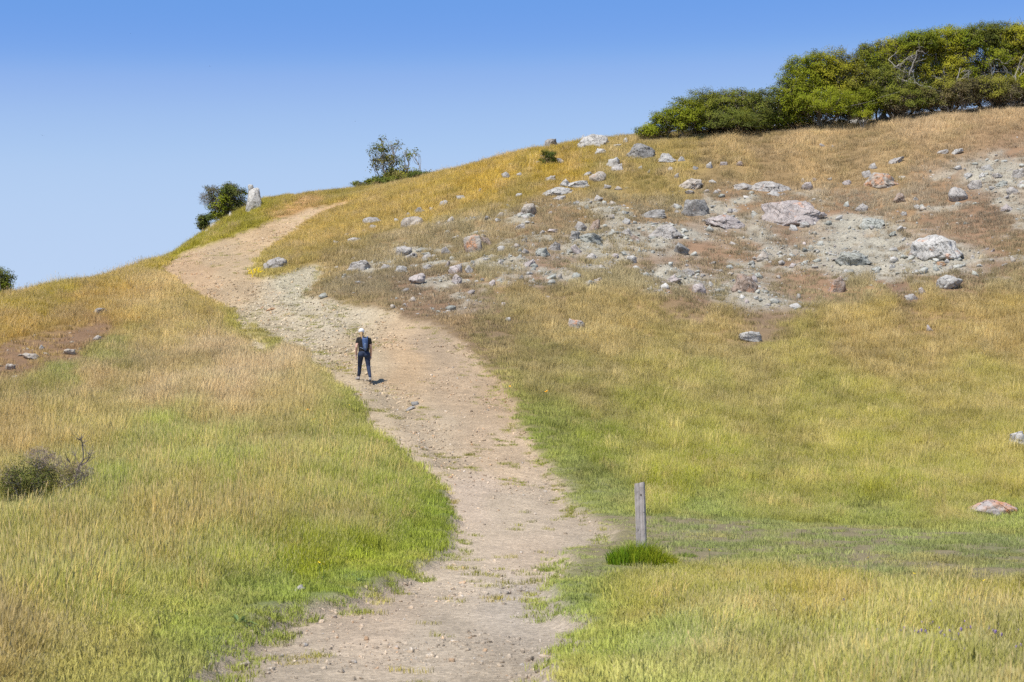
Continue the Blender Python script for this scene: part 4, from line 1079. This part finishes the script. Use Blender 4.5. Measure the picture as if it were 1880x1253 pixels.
plant('undergrowth_shrub', 'dull green shrub between the round tree and the shaded boulders', 'shrub', 1612, 216, 125, [(-10,40,40,30,.9,.4),(20,30,30,26,.8,.5)], 11, pal=DULL, group=G_U)
plant('undergrowth_shrub', 'small bright green shrub in front of the white boulder under the trees', 'shrub', 1588, 222, 122.2, [(0,8,16,9),(-14,6,9,7)], 12, leaf=.08, sig=.1, group=G_U)

plant('skyline_oak', 'small sparse oak with two leaning stems on the skyline beside the trail crest', 'tree', 712, 350, 'crest+0.6', [(-14,72,20,15,.8),(-6,54,24,14,1.2),(10,80,12,12,.5),(4,32,15,10,1.4),(-22,42,9,11,.6),(16,52,11,12,.6),(-8,92,8,7,.4),(37,64,11,15,.45),(31,38,11,10,.6,.3),(44,32,13,8,.3,.5),(46,68,9,10,.35)], 20, leaf=.16, sig=.16, dens=6.5, per=12, stem=.06, sub=6, pal=OLIVE + DULL)
plant('skyline_shrub', 'dense leafy shrub at the foot of the small skyline oak', 'shrub', 722, 348, 'crest+0.2', [(-6,8,40,15),(26,16,30,13),(-34,4,24,10),(10,22,22,10)], 21, leaf=.13, sig=.15, pal=OLIVE + DULL)
plant('skyline_shrub', 'thin straggling sprig reaching left from the oak shrub over the trail crest', 'shrub', 672, 356, 'crest+0.4', [(-10,14,10,5,.5,.3),(4,8,14,8,.8),(-18,18,6,4,.4,.3)], 22, leaf=.13, sig=.12, pal=DULL)
plant('skyline_shrub', 'low dark shrub on the skyline just right of the small oak', 'shrub', 772, 330, 'crest+0.4', [(-4,5,18,9),(22,8,12,6,.8)], 23, leaf=.12, sig=.13, pal=DULL)
plant('skyline_bush', 'dark round bush with bare twigs leaning left on the skyline crag', 'bush', 417, 402, 'crest+3.0', [(10,46,22,15,.7,.25),(-8,24,24,24,.6,.5),(16,24,18,20,.6,.5),(4,54,13,8,.7),(-36,36,16,14,0,.5),(-26,50,12,12,.25,.5),(-14,4,18,12,.8)], 24, leaf=.12, sig=.14, pal=DULL + BROWN[:1] + OLIVE[:2], twigpal=BROWN + GREY, stem=.05)
plant('skyline_bush', 'small round green bush on the left skyline below the crag', 'bush', 374, 416, 'crest+0.8', [(-3,8,9,10),(5,13,10,7),(0,0,10,8)], 25, leaf=.12, sig=.12, pal=DULL, stem=.03)
plant('edge_tree', 'dark green tree cut by the left edge of the picture beyond the skyline', 'tree', -6, 560, 112, [(0,44,26,22,1.2),(10,26,18,18,1.1),(-22,30,30,28,1.1)], 26, pal=DULL + OLIVE[:2], stem=.08)
plant('ridge_bush', 'single small green bush in front of the fissured skyline boulder', 'bush', 1006, 298, 118.5, [(0,9,15,12),(4,3,12,8)], 27, leaf=.08, sig=.09, pal=OLIVE + DULL, stem=.03)
hp = hit([80], [922], ground_h)[0]
plant('meadow_bush', 'half-dead shrub with green and grey twiggy parts in the left meadow', 'bush', 80, 922, float(hp[1]), [(-28,46,42,32,1.3,.4),(-52,26,34,28,1.1,.6),(-2,34,34,32,1.3,.4),(28,42,32,28,.6,1.2),(56,46,28,28,.15,1.8),(-10,84,28,18,0,2.2),(12,72,28,18,0,2.0),(76,52,16,20,0,1.8),(-62,40,22,30,.5,1.2)], 28, leaf=.034, sig=.05, dens=60, per=14, pal=DULL[1:] + BROWN, twigpal=PINKGREY, stem=.018, bright=.95, sub=5)
r_ = np.random.default_rng(77)
dead = MB(); s40 = float(hp[1]) / F
root = empty('dead_branch', hp - np.array([0, 0, .02])); root.location.x += 52 * s40
main = np.array([(0, 0, 10), (4, .1, 46), (10, .1, 68), (18, .05, 78), (20, 0, 92), (17, 0, 104)], float) * np.array([s40, 1, s40])
dead.tube(main, [.022, .02, .017, .014, .011, .006], 5)
for a, e in ((2, (34, 72)), (2, (40, 84)), (3, (30, 80)), (4, (10, 104)), (4, (26, 100)), (5, (12, 108)), (1, (-14, 74)), (1, (-20, 60)), (2, (-6, 86))):
    e3 = np.array([e[0] * s40, r_.normal(0, .1), (e[1] + 16) * s40])
    p = bend(main[a], e3, r_, .03); dead.tube(p, np.linspace(.009, .003, len(p)), 4)
    for _ in range(6):
        e4 = e3 + r_.normal(0, .07, 3); p2 = bend(p[3], e4, r_, .01, 4); dead.tube(p2, np.linspace(.005, .002, 4), 3)
link('branch', dead.mesh('branch', M_twig), root)
tag(root, 'bare dead branch rising from the half-dead shrub in the left meadow', 'branch')

M_pale = simple_mat('pale_lichened_bark', (0.38, 0.35, 0.30), 0.95, 20, 0.3)
def limbs(tree_index, px, py, dist, spec, seed):
    r = np.random.default_rng(seed); s = dist / F; kx, kz = ray(px, py)
    o = [q for q in COL.objects if q.name.split('.')[0] == 'ridge_tree'][tree_index]
    base = np.array([float(kx) * dist, dist, EYE + float(kz) * dist]) - np.array(o.location)
    w = MB()
    for (x0, z0, x1, z1, r0) in spec:
        a = base + np.array([x0 * s, -1.0, z0 * s]); b = base + np.array([x1 * s, -1.35, z1 * s])
        p = bend(a, b, r, .16, 8); w.tube(p, np.linspace(r0, r0 * .35, 8), 6)
        for _ in range(5):
            k = r.integers(2, 8); e = p[k] + np.array([r.normal(0, .5), r.normal(-.1, .25), r.normal(.25, .4)])
            p2 = bend(p[k], e, r, .07, 6); w.tube(p2, np.linspace(r0 * .4, r0 * .1, 6), 4)
            for _ in range(3):
                e2 = p2[4] + r.normal(0, .28, 3); p3 = bend(p2[3], e2, r, .03, 4); w.tube(p3, np.linspace(r0 * .16, r0 * .06, 4), 3)
    link('limb', w.mesh('limb', M_pale), o)
limbs(3, 1822, 199, 125.5, [(28, -4, 40, 70, .11), (28, 6, -30, 22, .07), (36, 40, 70, 66, .06), (38, 50, 4, 84, .06), (30, 20, -10, 50, .05), (60, 0, 76, 60, .07)], 61)
limbs(1, 1650, 216, 125, [(-10, 70, 40, 50, .07), (0, 76, -26, 100, .06), (10, 60, 26, 116, .06), (-20, 82, 10, 104, .05)], 62)
limbs(2, 1735, 207, 125.5, [(-4, 0, -10, 70, .08), (6, 0, 20, 76, .07), (30, 4, 36, 70, .06)], 63)

# ------------------------------------------------------------------ wooden post with its tuft
M_wood, nt = mat_new('weathered_wood')
tc = N(nt, 'ShaderNodeTexCoord'); mp = N(nt, 'ShaderNodeMapping'); mp.inputs['Scale'].default_value = (38, 38, 2.2)
nt.links.new(tc.outputs['Object'], mp.inputs['Vector'])
w1 = noise(nt, mp.outputs[0], 1.0, 6, 0.7); w2 = noise(nt, tc.outputs['Object'], 5.0, 4, 0.6)
wc = mixc(nt, ramp(nt, w1, [(.3, g(0)), (.7, g(1))]), (0.27, 0.235, 0.21, 1), (0.56, 0.50, 0.46, 1))
wc = mixc(nt, 1.0, wc, ramp(nt, w2, [(.3, g(.8)), (.7, g(1.15))]), 'MULTIPLY')
pb = N(nt, 'ShaderNodeBsdfPrincipled'); pb.inputs['Roughness'].default_value = .9; pb.inputs['Specular IOR Level'].default_value = .2
nt.links.new(wc, pb.inputs['Base Color'])
bpn = N(nt, 'ShaderNodeBump'); bpn.inputs['Strength'].default_value = .5; bpn.inputs['Distance'].default_value = .01
nt.links.new(w1, bpn.inputs['Height']); nt.links.new(bpn.outputs[0], pb.inputs['Normal'])
out_surface(nt, pb.outputs[0])
M_darkwood = simple_mat('dark_wood_hole', (.05, .04, .035), .95, 60, .3)
pp = hit([1178], [1012], ground_h)[0]
sp_ = pp[1] / F
bm = bmesh.new()
ph, pw = 124 * sp_, 18.2 * sp_
nseg = 22
rp = np.random.default_rng(3)
rings = []
prof = [(-1, -.82), (-.82, -1), (-.06, -1), (-.03, -.97), (.0, -1), (.82, -1), (1, -.82), (1, .82), (.82, 1), (-.82, 1), (-1, .82)]
for k in range(nseg + 1):
    t = k / nseg
    z = -0.35 + (ph + 0.35) * t
    sc_k = 1.0 if k < nseg else .95
    ring = []
    for j, (a, b) in enumerate(prof):
        gv = b
        if j == 3: gv = -1 + (.10 if t > .72 else .03 * max(0, (t - .3)))      # drying crack opening towards the top
        ring.append(bm.verts.new((a * pw / 2 * sc_k + .0015 * rp.normal(), gv * pw / 2 * sc_k + .0015 * rp.normal(), z + (.012 * a if k == nseg else 0))))
    rings.append(ring)
for a, b in zip(rings[:-1], rings[1:]):
    for j in range(len(prof)):
        bm.faces.new((a[j], a[(j + 1) % len(prof)], b[(j + 1) % len(prof)], b[j]))
bm.faces.new(rings[-1])
me = bpy.data.meshes.new('post'); bm.normal_update(); bm.to_mesh(me); bm.free(); me.materials.append(M_wood)
post = empty('wooden_post', (pp[0], pp[1], pp[2]), math.radians(-12))
post.rotation_euler = (math.radians(-1.0), math.radians(-1.6), math.radians(-10))
tag(post, 'weathered grey wooden post standing alone beside the trail junction', 'post')
link('shaft', me, post)
for (zx, zz, rr) in ((.022, .80, .013), (.055, .55, .006), (-.03, .30, .005)):
    bm = bmesh.new(); bmesh.ops.create_icosphere(bm, subdivisions=2, radius=1)
    for v in bm.verts: v.co = Vector((v.co.x * rr * .8, v.co.y * .004, v.co.z * rr * 1.3))
    m2 = bpy.data.meshes.new('hole'); bm.to_mesh(m2); bm.free(); m2.materials.append(M_darkwood)
    link('bolt_hole' if rr > .01 else 'knot', m2, post, (zx, -pw / 2 - .001, zz))

def blade_patch(name, cx, cy, ax, ay, n, h0, h1, width, colfn, seed, label, cat, edge_fall=.5):
    r = np.random.default_rng(seed)
    a = r.uniform(0, 2 * np.pi, n); q = np.sqrt(r.random(n))
    lx, ly = np.cos(a) * q * ax, np.sin(a) * q * ay
    x, y = cx + lx, cy + ly
    z = ground_h(x, y)
    z0 = float(ground_h([cx], [cy])[0])
    H = r.uniform(h0, h1, n) * (1 - edge_fall * q ** 2) * (1 - .45 * np.clip(lx / ax, 0, 1))
    az = r.uniform(0, 2 * np.pi, n); out = r.uniform(.1, .8, n)
    dx, dy = np.cos(az) * out * .6 + .12 + lx / ax * .25, np.sin(az) * out * .6
    fa = r.uniform(0, np.pi, n); w = width * r.uniform(.7, 1.3, n); wx, wy = np.cos(fa) * w / 2, np.sin(fa) * w / 2
    V = np.zeros((n, 5, 3)); b = np.stack([lx, ly, z - z0 - .03], 1)
    V[:, 0] = b - np.stack([wx, wy, 0 * wx], 1); V[:, 1] = b + np.stack([wx, wy, 0 * wx], 1)
    md = b + np.stack([dx * H * .35, dy * H * .35, H * .6], 1)
    V[:, 2] = md + np.stack([wx, wy, 0 * wx], 1) * .8; V[:, 3] = md - np.stack([wx, wy, 0 * wx], 1) * .8
    V[:, 4] = b + np.stack([dx * H, dy * H, H * .9], 1)
    k = np.arange(n)[:, None] * 5
    ff = np.concatenate([k, k + 1, k + 2, k + 3, k + 3, k + 2, k + 4], 1).ravel()
    col = colfn(lx / ax, q, r)
    me = mesh_np(name, V.reshape(-1, 3), ff, np.tile([4, 3], n), M_clump, False, {'col': ('FLOAT_COLOR', rgba(np.repeat(col, 5, 0))), 'rnd': ('FLOAT', np.repeat(r.random(n), 5))})
    o = link(name, me, loc=(cx, cy, z0)); tag(o, label, cat)
    return o
tp = hit([1184], [1040], ground_h)[0]
lushA, lushB = lin(np.array([92, 124, 30])), lin(np.array([158, 158, 44]))
blade_patch('grass_clump', tp[0], tp[1] + .25, 62 * sp_, .34, 2600, .26, .46, .007, lambda u, q, r: lushA + (lushB - lushA) * np.clip(u * .5 + .45 + r.normal(0, .2, len(u)), 0, 1)[:, None], 31, 'lush deep green grass clump at the foot of the wooden post', 'grass clump')
t2 = hit([1262], [1022], ground_h)[0]
blade_patch('grass_clump', t2[0], t2[1], .16, .12, 300, .08, .15, .007, lambda u, q, r: np.tile(lin(np.array([128, 142, 66])), (len(u), 1)), 32, 'little grey-green tuft on bare ground right of the lush clump', 'grass clump')

# broad-leaved weeds by the lower trail
def rosette(px, py, n, size, seed, label, col):
    r = np.random.default_rng(seed); p = hit([px], [py], ground_h)[0]
    V, Fc = [], []
    for k in range(n):
        a = r.uniform(0, 6.28); L = size * r.uniform(.6, 1.2); w = L * .2; el = r.uniform(.15, .9)
        d = np.array([math.cos(a) * math.cos(el), math.sin(a) * math.cos(el), math.sin(el)]); sd_ = np.array([-math.sin(a), math.cos(a), 0])
        tip = d * L - np.array([0, 0, L * .25]); mid = d * L * .55
        o = len(V); V += [np.zeros(3), mid + sd_ * w / 2, tip, mid - sd_ * w / 2, mid + np.array([0, 0, -w * .18])]
        Fc += [[o, o + 4, o + 1], [o + 1, o + 4, o + 2], [o + 2, o + 4, o + 3], [o + 3, o + 4, o]]
    V = np.array(V); Fc = np.array(Fc)
    me = mesh_np('weed', V, Fc.ravel(), np.full(len(Fc), 3), M_clump, False, {'col': ('FLOAT_COLOR', rgba(np.tile(col, (len(V), 1)))), 'rnd': ('FLOAT', np.repeat(r.random(n), 5))})
    o = link('broadleaf_weed', me, loc=p); tag(o, label, 'weed')
rosette(440, 1146, 22, .17, 41, 'larger broad-leaved weed on bare soil at the lower left trail edge', lin(np.array([124, 146, 92])))
rosette(470, 1160, 14, .11, 42, 'smaller broad-leaved weed just right of the larger one at the trail edge', lin(np.array([124, 146, 92])))
rosette(660, 1066, 16, .13, 43, 'pale leafy weed in the green strip along the lower trail curve', lin(np.array([138, 160, 104])))

# ------------------------------------------------------------------ flowers
M_petal = simple_mat('poppy_petal', (.90, .42, .01), .6, 40, .1); M_petal_y = simple_mat('yellow_petal', (.85, .62, .02), .6, 40, .1)
M_stem = simple_mat('flower_stem', (.10, .16, .04), .8, 40, .2); M_violet = simple_mat('violet_petal', (.22, .14, .36), .7, 40, .2)
def flower_meshes(mat, n=5, R=.032):
    bm = bmesh.new()
    for k in range(n):
        a = k / n * 6.283
        def P(rad, da, z): return (math.cos(a + da) * rad * R, math.sin(a + da) * rad * R, z * R)
        vs_ = [bm.verts.new(P(.1, 0, 0)), bm.verts.new(P(.75, -.55, .35)), bm.verts.new(P(1.15, -.2, .7)), bm.verts.new(P(1.15, .25, .7)), bm.verts.new(P(.75, .55, .35))]
        bm.faces.new(vs_)
    m = bpy.data.meshes.new('petals'); bm.to_mesh(m); bm.free(); m.materials.append(mat)
    return m
PET = {'o': flower_meshes(M_petal), 'y': flower_meshes(M_petal_y)}
st = MB(); st.tube([(0, 0, 0), (.01, 0, .5), (0, 0, 1.0)], [.004, .0035, .003], 5); STEM = st.mesh('stem', M_stem)
FLW = [(1004,733,'o',1.9,'bright orange poppy in dry grass right of the trail'),(662,741,'o',1.3,'orange poppy at the grassy left edge of the trail below the hiker'),(565,769,'o',1.4,'orange poppy in the straw of the left meadow'),
 (577,787,'o',1.2,'orange poppy below the one in the straw of the left meadow'),(593,823,'o',1.2,'lowest orange poppy in the green part of the left meadow'),(641,760,'y',1.1,'yellow flower left of the trail, nearest the trail edge poppy'),(936,722,'o',1.2,'small orange poppy among sparse grass on the right trail margin'),
 (585,1063,'y',1.0,'upper of two yellow flowers near the trail-edge stone'),(593,1069,'y',1.0,'lower of two yellow flowers near the trail-edge stone'),(1302,1036,'y',1.2,'yellow flower right of the post tuft on the side trail'),
 (1441,1115,'y',.9,'yellow flower in the lower right meadow, nearest the post'),(1678,1086,'y',.9,'yellow flower in the lower right meadow below the orange boulder'),(1808,1101,'y',.9,'yellow flower in the lower right meadow, nearest the picture edge'),
 (1656,1130,'y',.9,'lowest yellow flower in the lower right meadow'),(1594,1052,'y',.9,'yellow flower at the lower rim of the side trail'),(255,594,'o',1.6,'left one of two orange poppies on the upper left slope'),(266,616,'o',1.6,'right one of two orange poppies on the upper left slope')]
fpz = hit([f[0] for f in FLW], [f[1] + 6 for f in FLW], ground_h)
for f, p in zip(FLW, fpz):
    h = max(.12, 8 * p[1] / F) + (.18 if p[1] > 35 else .1)
    e = empty('wild_flower', p); tag(e, f[4], 'flower', 'wild flowers in the grass')
    b = link('stem', STEM, e); b.scale = (1, 1, h)
    c = link('petals', PET[f[2]], e, (0, 0, h)); c.scale = (f[3] * (.55 if f[2] == 'y' else .9),) * 3; c.rotation_euler = (.5, .1, f[0])
def small_flowers(name, mat, pts, size, label, hgt):
    pts = np.array(pts); n = len(pts); r = np.random.default_rng(n)
    bm = bmesh.new()
    for x, y, z in pts:
        h = hgt * r.uniform(.7, 1.2)
        bmesh.ops.create_icosphere(bm, subdivisions=1, radius=size * r.uniform(.6, 1.2), matrix=Matrix.Translation((x, y, z + h)) @ Matrix.Diagonal((1, 1, 1.5, 1)))
    m = bpy.data.meshes.new(name); bm.to_mesh(m); bm.free(); m.materials.append(mat)
    tag(link(name, m), label, kind='stuff')
r_ = np.random.default_rng(9)
vp = hit(np.concatenate([r_.normal(1780, 90, 110), r_.uniform(1350, 1900, 50)]), np.concatenate([r_.normal(1190, 26, 110), r_.uniform(1130, 1250, 50)]), ground_h)
small_flowers('violet_flowers', M_violet, vp, .011, 'tiny violet flowers dotted through the lower right meadow', .16)
yp = hit(r_.normal(468, 7, 60), r_.normal(504, 3, 60), ground_h)
small_flowers('yellow_flowers', M_petal_y, yp, .03, 'patch of small yellow flowers at the inner trail bend', .15)

# ------------------------------------------------------------------ hiker seen from behind
M_skin = simple_mat('skin', (.62, .38, .28), .6, 20, .08); M_shirt = simple_mat('black_shirt', (.022, .02, .02), .9, 60, .3); M_pants = simple_mat('navy_trousers', (.028, .04, .075), .85, 50, .3)
M_cap = simple_mat('white_cap', (.82, .82, .84), .8, 60, .05); M_hair = simple_mat('blond_hair', (.50, .32, .15), .7, 80, .3); M_pack = simple_mat('blue_pack', (.07, .12, .25), .7, 30, .35)
M_packg = simple_mat('grey_blue_pack', (.16, .22, .33), .7, 60, .3); M_shoe = simple_mat('grey_shoe', (.34, .31, .29), .8, 40, .25); M_sole = simple_mat('dark_sole', (.05, .05, .05), .9, 40, .2); M_band = simple_mat('white_band', (.7, .7, .7), .7, 40, .1)
def body_mesh(name, chains, blobs, voxel, mat, smooth=6):
    """one continuous skin over tapered limbs (chains of point+radius) and ellipsoids"""
    bm = bmesh.new()
    for ch in chains:
        for (p, rp_), (q, rq) in zip(ch[:-1], ch[1:]):
            p, q = Vector(p), Vector(q); L = (q - p).length
            k = max(2, int(L / (min(rp_, rq) * .45)))
            for i in range(k + 1):
                t = i / k
                bmesh.ops.create_icosphere(bm, subdivisions=2, radius=rp_ + (rq - rp_) * t, matrix=Matrix.Translation(p.lerp(q, t)))
    for c, R, rot in blobs:
        bmesh.ops.create_icosphere(bm, subdivisions=3, radius=1, matrix=Matrix.Translation(c) @ Euler(rot).to_matrix().to_4x4() @ Matrix.Diagonal((*R, 1)))
    me = bpy.data.meshes.new(name + '_raw'); bm.to_mesh(me); bm.free()
    o = bpy.data.objects.new(name + '_raw', me); COL.objects.link(o)
    m = o.modifiers.new('r', 'REMESH'); m.mode = 'VOXEL'; m.voxel_size = voxel
    m2 = o.modifiers.new('s', 'SMOOTH'); m2.iterations = smooth; m2.factor = .5
    dg = bpy.context.evaluated_depsgraph_get()
    out = bpy.data.meshes.new_from_object(o.evaluated_get(dg)); out.name = name
    bpy.data.objects.remove(o); bpy.data.meshes.remove(me)
    for p in out.polygons: p.use_smooth = True
    out.materials.clear(); out.materials.append(mat)
    return out
hpz = hit([668], [701], ground_h)[0]
hk = empty('person', (hpz[0], hpz[1], hpz[2] + .005)); tag(hk, 'hiker in white cap, black shirt and navy trousers with blue backpack, walking up the trail', 'person')
gl = ground_h([hpz[0] - .16, hpz[0] + .17], [hpz[1] + .26, hpz[1] - .22]) - hpz[2]
zl, zr = float(gl[0]), float(gl[1])
head = (-.085, .06, 1.53); neck0 = (-.045, .02, 1.36)
LS, RS = (-.175, .01, 1.315), (.165, .0, 1.30)
LE, LW = (-.228, -.07, 1.06), (-.245, .03, .81)
RE, RW = (.212, .02, 1.04), (.205, .14, .81)
LH, RH = (-.095, 0, .83), (.095, 0, .83)
LK, RK = (-.145, .22, .50), (.14, .0, .46)
LA, RA = (-.185, .30, .085 + zl), (.215, -.32, .17 + zr)
def hand(w, d, side):
    w = Vector(w); d = Vector(d).normalized(); sx = Vector((0, 1, 0)); ch = []
    palm = w + d * .075
    ch.append([(tuple(w), .022), (tuple(palm), .027)])
    for k, ln in enumerate((.062, .072, .068, .052)):
        b = palm + sx * (k - 1.5) * .019; c = b + d * ln * .6 + Vector((-side * .006, 0, 0)); e = c + d * ln * .45 + Vector((-side * .02, 0, 0))
        ch.append([(tuple(b), .0095), (tuple(c), .009), (tuple(e), .0075)])
    b = w + d * .03 + sx * .02; c = b + d * .035 + sx * .028; e = c + d * .03 + sx * .008
    ch.append([(tuple(b), .011), (tuple(c), .010), (tuple(e), .008)])
    return ch
body = body_mesh('body', [
  [(neck0, .05), ((-.07, .035, 1.45), .048)],
  [((0, 0, .95), .115), ((0, 0, 1.15), .11), ((-.02, 0, 1.28), .11)], [(LS, .05), ((-.02, 0, 1.31), .07), (RS, .05)],
  [(LS, .055), (LE, .042), (LW, .028)], [(RS, .055), (RE, .042), (RW, .028)],
  *hand(LW, (-.01, .02, -1), -1), *hand(RW, (0, .1, -1), 1),
  [(LH, .085), (LK, .052), (LA, .036)], [(RH, .085), (RK, .052), (RA, .036)],
  [(LA, .036), ((LA[0] - .05, LA[1] + .10, .035 + zl), .03)], [(RA, .036), ((RA[0] + .01, RA[1] + .12, .035 + zr), .03)]],
  [(head, (.072, .092, .108), (-.15, -.12, 0)), ((-.085, .15, 1.515), (.012, .02, .018), (0, 0, 0)), ((-.16, .06, 1.52), (.01, .02, .03), (0, 0, 0)), ((-.01, .06, 1.52), (.01, .02, .03), (0, 0, 0)), ((0, 0, .87), (.165, .115, .11), (0, 0, 0))], .0085, M_skin, 3)
link('body', body, hk)
link('shirt', body_mesh('shirt', [[((0, .0, .93), .125), ((0, 0, 1.12), .122), ((-.015, 0, 1.28), .125)], [((-.06, 0, .95), .11), ((-.08, 0, 1.25), .105)], [((.06, 0, .95), .11), ((.07, 0, 1.25), .105)], [(LS, .068), ((-.03, .01, 1.33), .075), (RS, .068)],
  [(LS, .068), ((-.203, -.02, 1.21), .063)], [(RS, .068), ((.19, .01, 1.20), .063)]], [], .011, M_shirt, 5), hk)
link('trousers', body_mesh('trousers', [[(LH, .105), ((-.122, .10, .66), .084), (LK, .070), ((-.165, .27, .27), .060), ((LA[0], LA[1], LA[2] + .05), .048)], [(RH, .105), ((.118, -.0, .64), .084), (RK, .070), ((.178, -.17, .29), .060), ((RA[0], RA[1], RA[2] + .05), .048)]],
  [((0, -.01, .88), (.185, .13, .10), (0, 0, 0)), ((-.08, -.055, .83), (.10, .09, .10), (0, 0, 0)), ((.085, -.055, .83), (.10, .09, .10), (0, 0, 0))], .011, M_pants, 4), hk)
for nm, A, toe, zz in (('shoe', LA, (-.09, .15), zl), ('shoe', RA, (.02, .17), zr)):
    lift = .0 if A is LA else .0
    sh = link('shoe', body_mesh('shoe', [[((A[0], A[1] - .03, A[2] - .035), .046), ((A[0] + toe[0] * .6, A[1] + toe[1] * .6, zz + .045), .043), ((A[0] + toe[0] * 1.1, A[1] + toe[1] * 1.1, zz + .036), .034)], [((A[0], A[1] - .01, A[2] - .03), .045), ((A[0], A[1], A[2] + .015), .045)]], [], .009, M_shoe, 3), hk)
    link('sole', body_mesh('sole', [[((A[0], A[1] - .045, A[2] - .072), .02), ((A[0] + toe[0] * 1.15, A[1] + toe[1] * 1.15, zz + .015), .02)], [((A[0] - .02, A[1] - .03, A[2] - .07), .018), ((A[0] + toe[0] - .02, A[1] + toe[1], zz + .015), .018)], [((A[0] + .022, A[1] - .03, A[2] - .07), .018), ((A[0] + toe[0] + .022, A[1] + toe[1], zz + .015), .018)]], [], .009, M_sole, 2), sh)
cap = link('cap', body_mesh('cap', [], [((head[0], head[1] - .005, head[2] + .035), (.094, .112, .092), (-.15, -.12, 0))], .009, M_cap, 3), hk)
link('peak', body_mesh('peak', [], [((head[0], head[1] + .12, head[2] + .02), (.07, .07, .012), (-.25, -.1, 0))], .007, M_cap, 2), cap)
link('hair', body_mesh('hair', [[((head[0], head[1] - .07, head[2] - .01), .05), ((-.075, -.055, 1.43), .034), ((-.04, -.085, 1.33), .024), ((.0, -.125, 1.26), .016), ((.015, -.15, 1.20), .009)]], [((head[0], head[1] - .015, head[2] - .03), (.078, .088, .06), (0, 0, 0))], .008, M_hair, 2), hk)
pk = link('backpack', body_mesh('backpack', [[((.045, -.165, 1.29), .062), ((.05, -.175, 1.10), .062), ((.055, -.155, .985), .045)], [((.0, -.15, 1.29), .055), ((.03, -.16, 1.05), .05)], [((.09, -.15, 1.29), .055), ((.075, -.16, 1.05), .05)]], [], .010, M_pack, 4), hk)
link('pocket', body_mesh('pocket', [[((.05, -.235, 1.16), .026), ((.055, -.225, 1.02), .022)], [((.075, -.228, 1.15), .02), ((.07, -.22, 1.03), .02)]], [], .008, M_packg, 3), pk)
for sx_ in (-1, 1):
    link('strap', body_mesh('strap', [[((.045 + sx_ * .04, -.15, 1.31), .018), ((.03 + sx_ * .09, -.06, 1.395), .018), ((.02 + sx_ * .10, .09, 1.33), .018), ((.01 + sx_ * .12, .12, 1.12), .014)]], [], .007, M_pack, 2), pk)
link('side_strap', body_mesh('side_strap', [[((.01, -.15, 1.0), .010), ((-.09, -.115, 1.045), .010), ((-.145, -.05, 1.06), .010)]], [], .006, M_packg, 1), pk)
link('wristband', body_mesh('wristband', [[((LW[0] + .002, LW[1] - .004, LW[2] + .03), .029), ((LW[0], LW[1], LW[2]), .029)]], [], .006, M_band, 1), hk)

# ------------------------------------------------------------------ birds
M_bird = simple_mat('dark_bird', (.03, .03, .035), .8, 20, .2)
def bird_mesh():
    bm = bmesh.new()
    bmesh.ops.create_icosphere(bm, subdivisions=2, radius=1, matrix=Matrix.Diagonal((.035, .11, .035, 1)))
    for s_ in (-1, 1):
        a = [bm.verts.new((s_ * .02, .05, .02)), bm.verts.new((s_ * .02, -.05, .02)), bm.verts.new((s_ * .16, -.03, .07)), bm.verts.new((s_ * .30, -.07, .02)), bm.verts.new((s_ * .15, .06, .07))]
        bm.faces.new((a[0], a[1], a[2], a[4])); bm.faces.new((a[4], a[2], a[3]))
    t = [bm.verts.new((-.02, -.10, 0)), bm.verts.new((.02, -.10, 0)), bm.verts.new((.035, -.19, 0)), bm.verts.new((-.035, -.19, 0))]; bm.faces.new(t)
    m = bpy.data.meshes.new('bird'); bm.to_mesh(m); bm.free(); m.materials.append(M_bird)
    md = m
    return md
BM_ = bird_mesh()
for (px, py, d, sc_b, rz, lab) in ((78, 249, 190, .55, .4, 'largest dark speck of a bird low in the sky at the left'), (240, 62, 240, .35, 1.2, 'tiny bird high in the sky at the left'), (385, 122, 240, .35, 2.0, 'tiny bird in the upper sky above the skyline crag'), (652, 223, 230, .4, .9, 'tiny bird in the sky up and left of the small skyline oak')):
    kx, kz = ray(px, py)
    o = link('bird', BM_, loc=(float(kx) * d, d, EYE + float(kz) * d)); o.scale = (sc_b,) * 3; o.rotation_euler = (0.1, .3, rz)
    tag(o, lab, 'bird', 'birds in the sky')
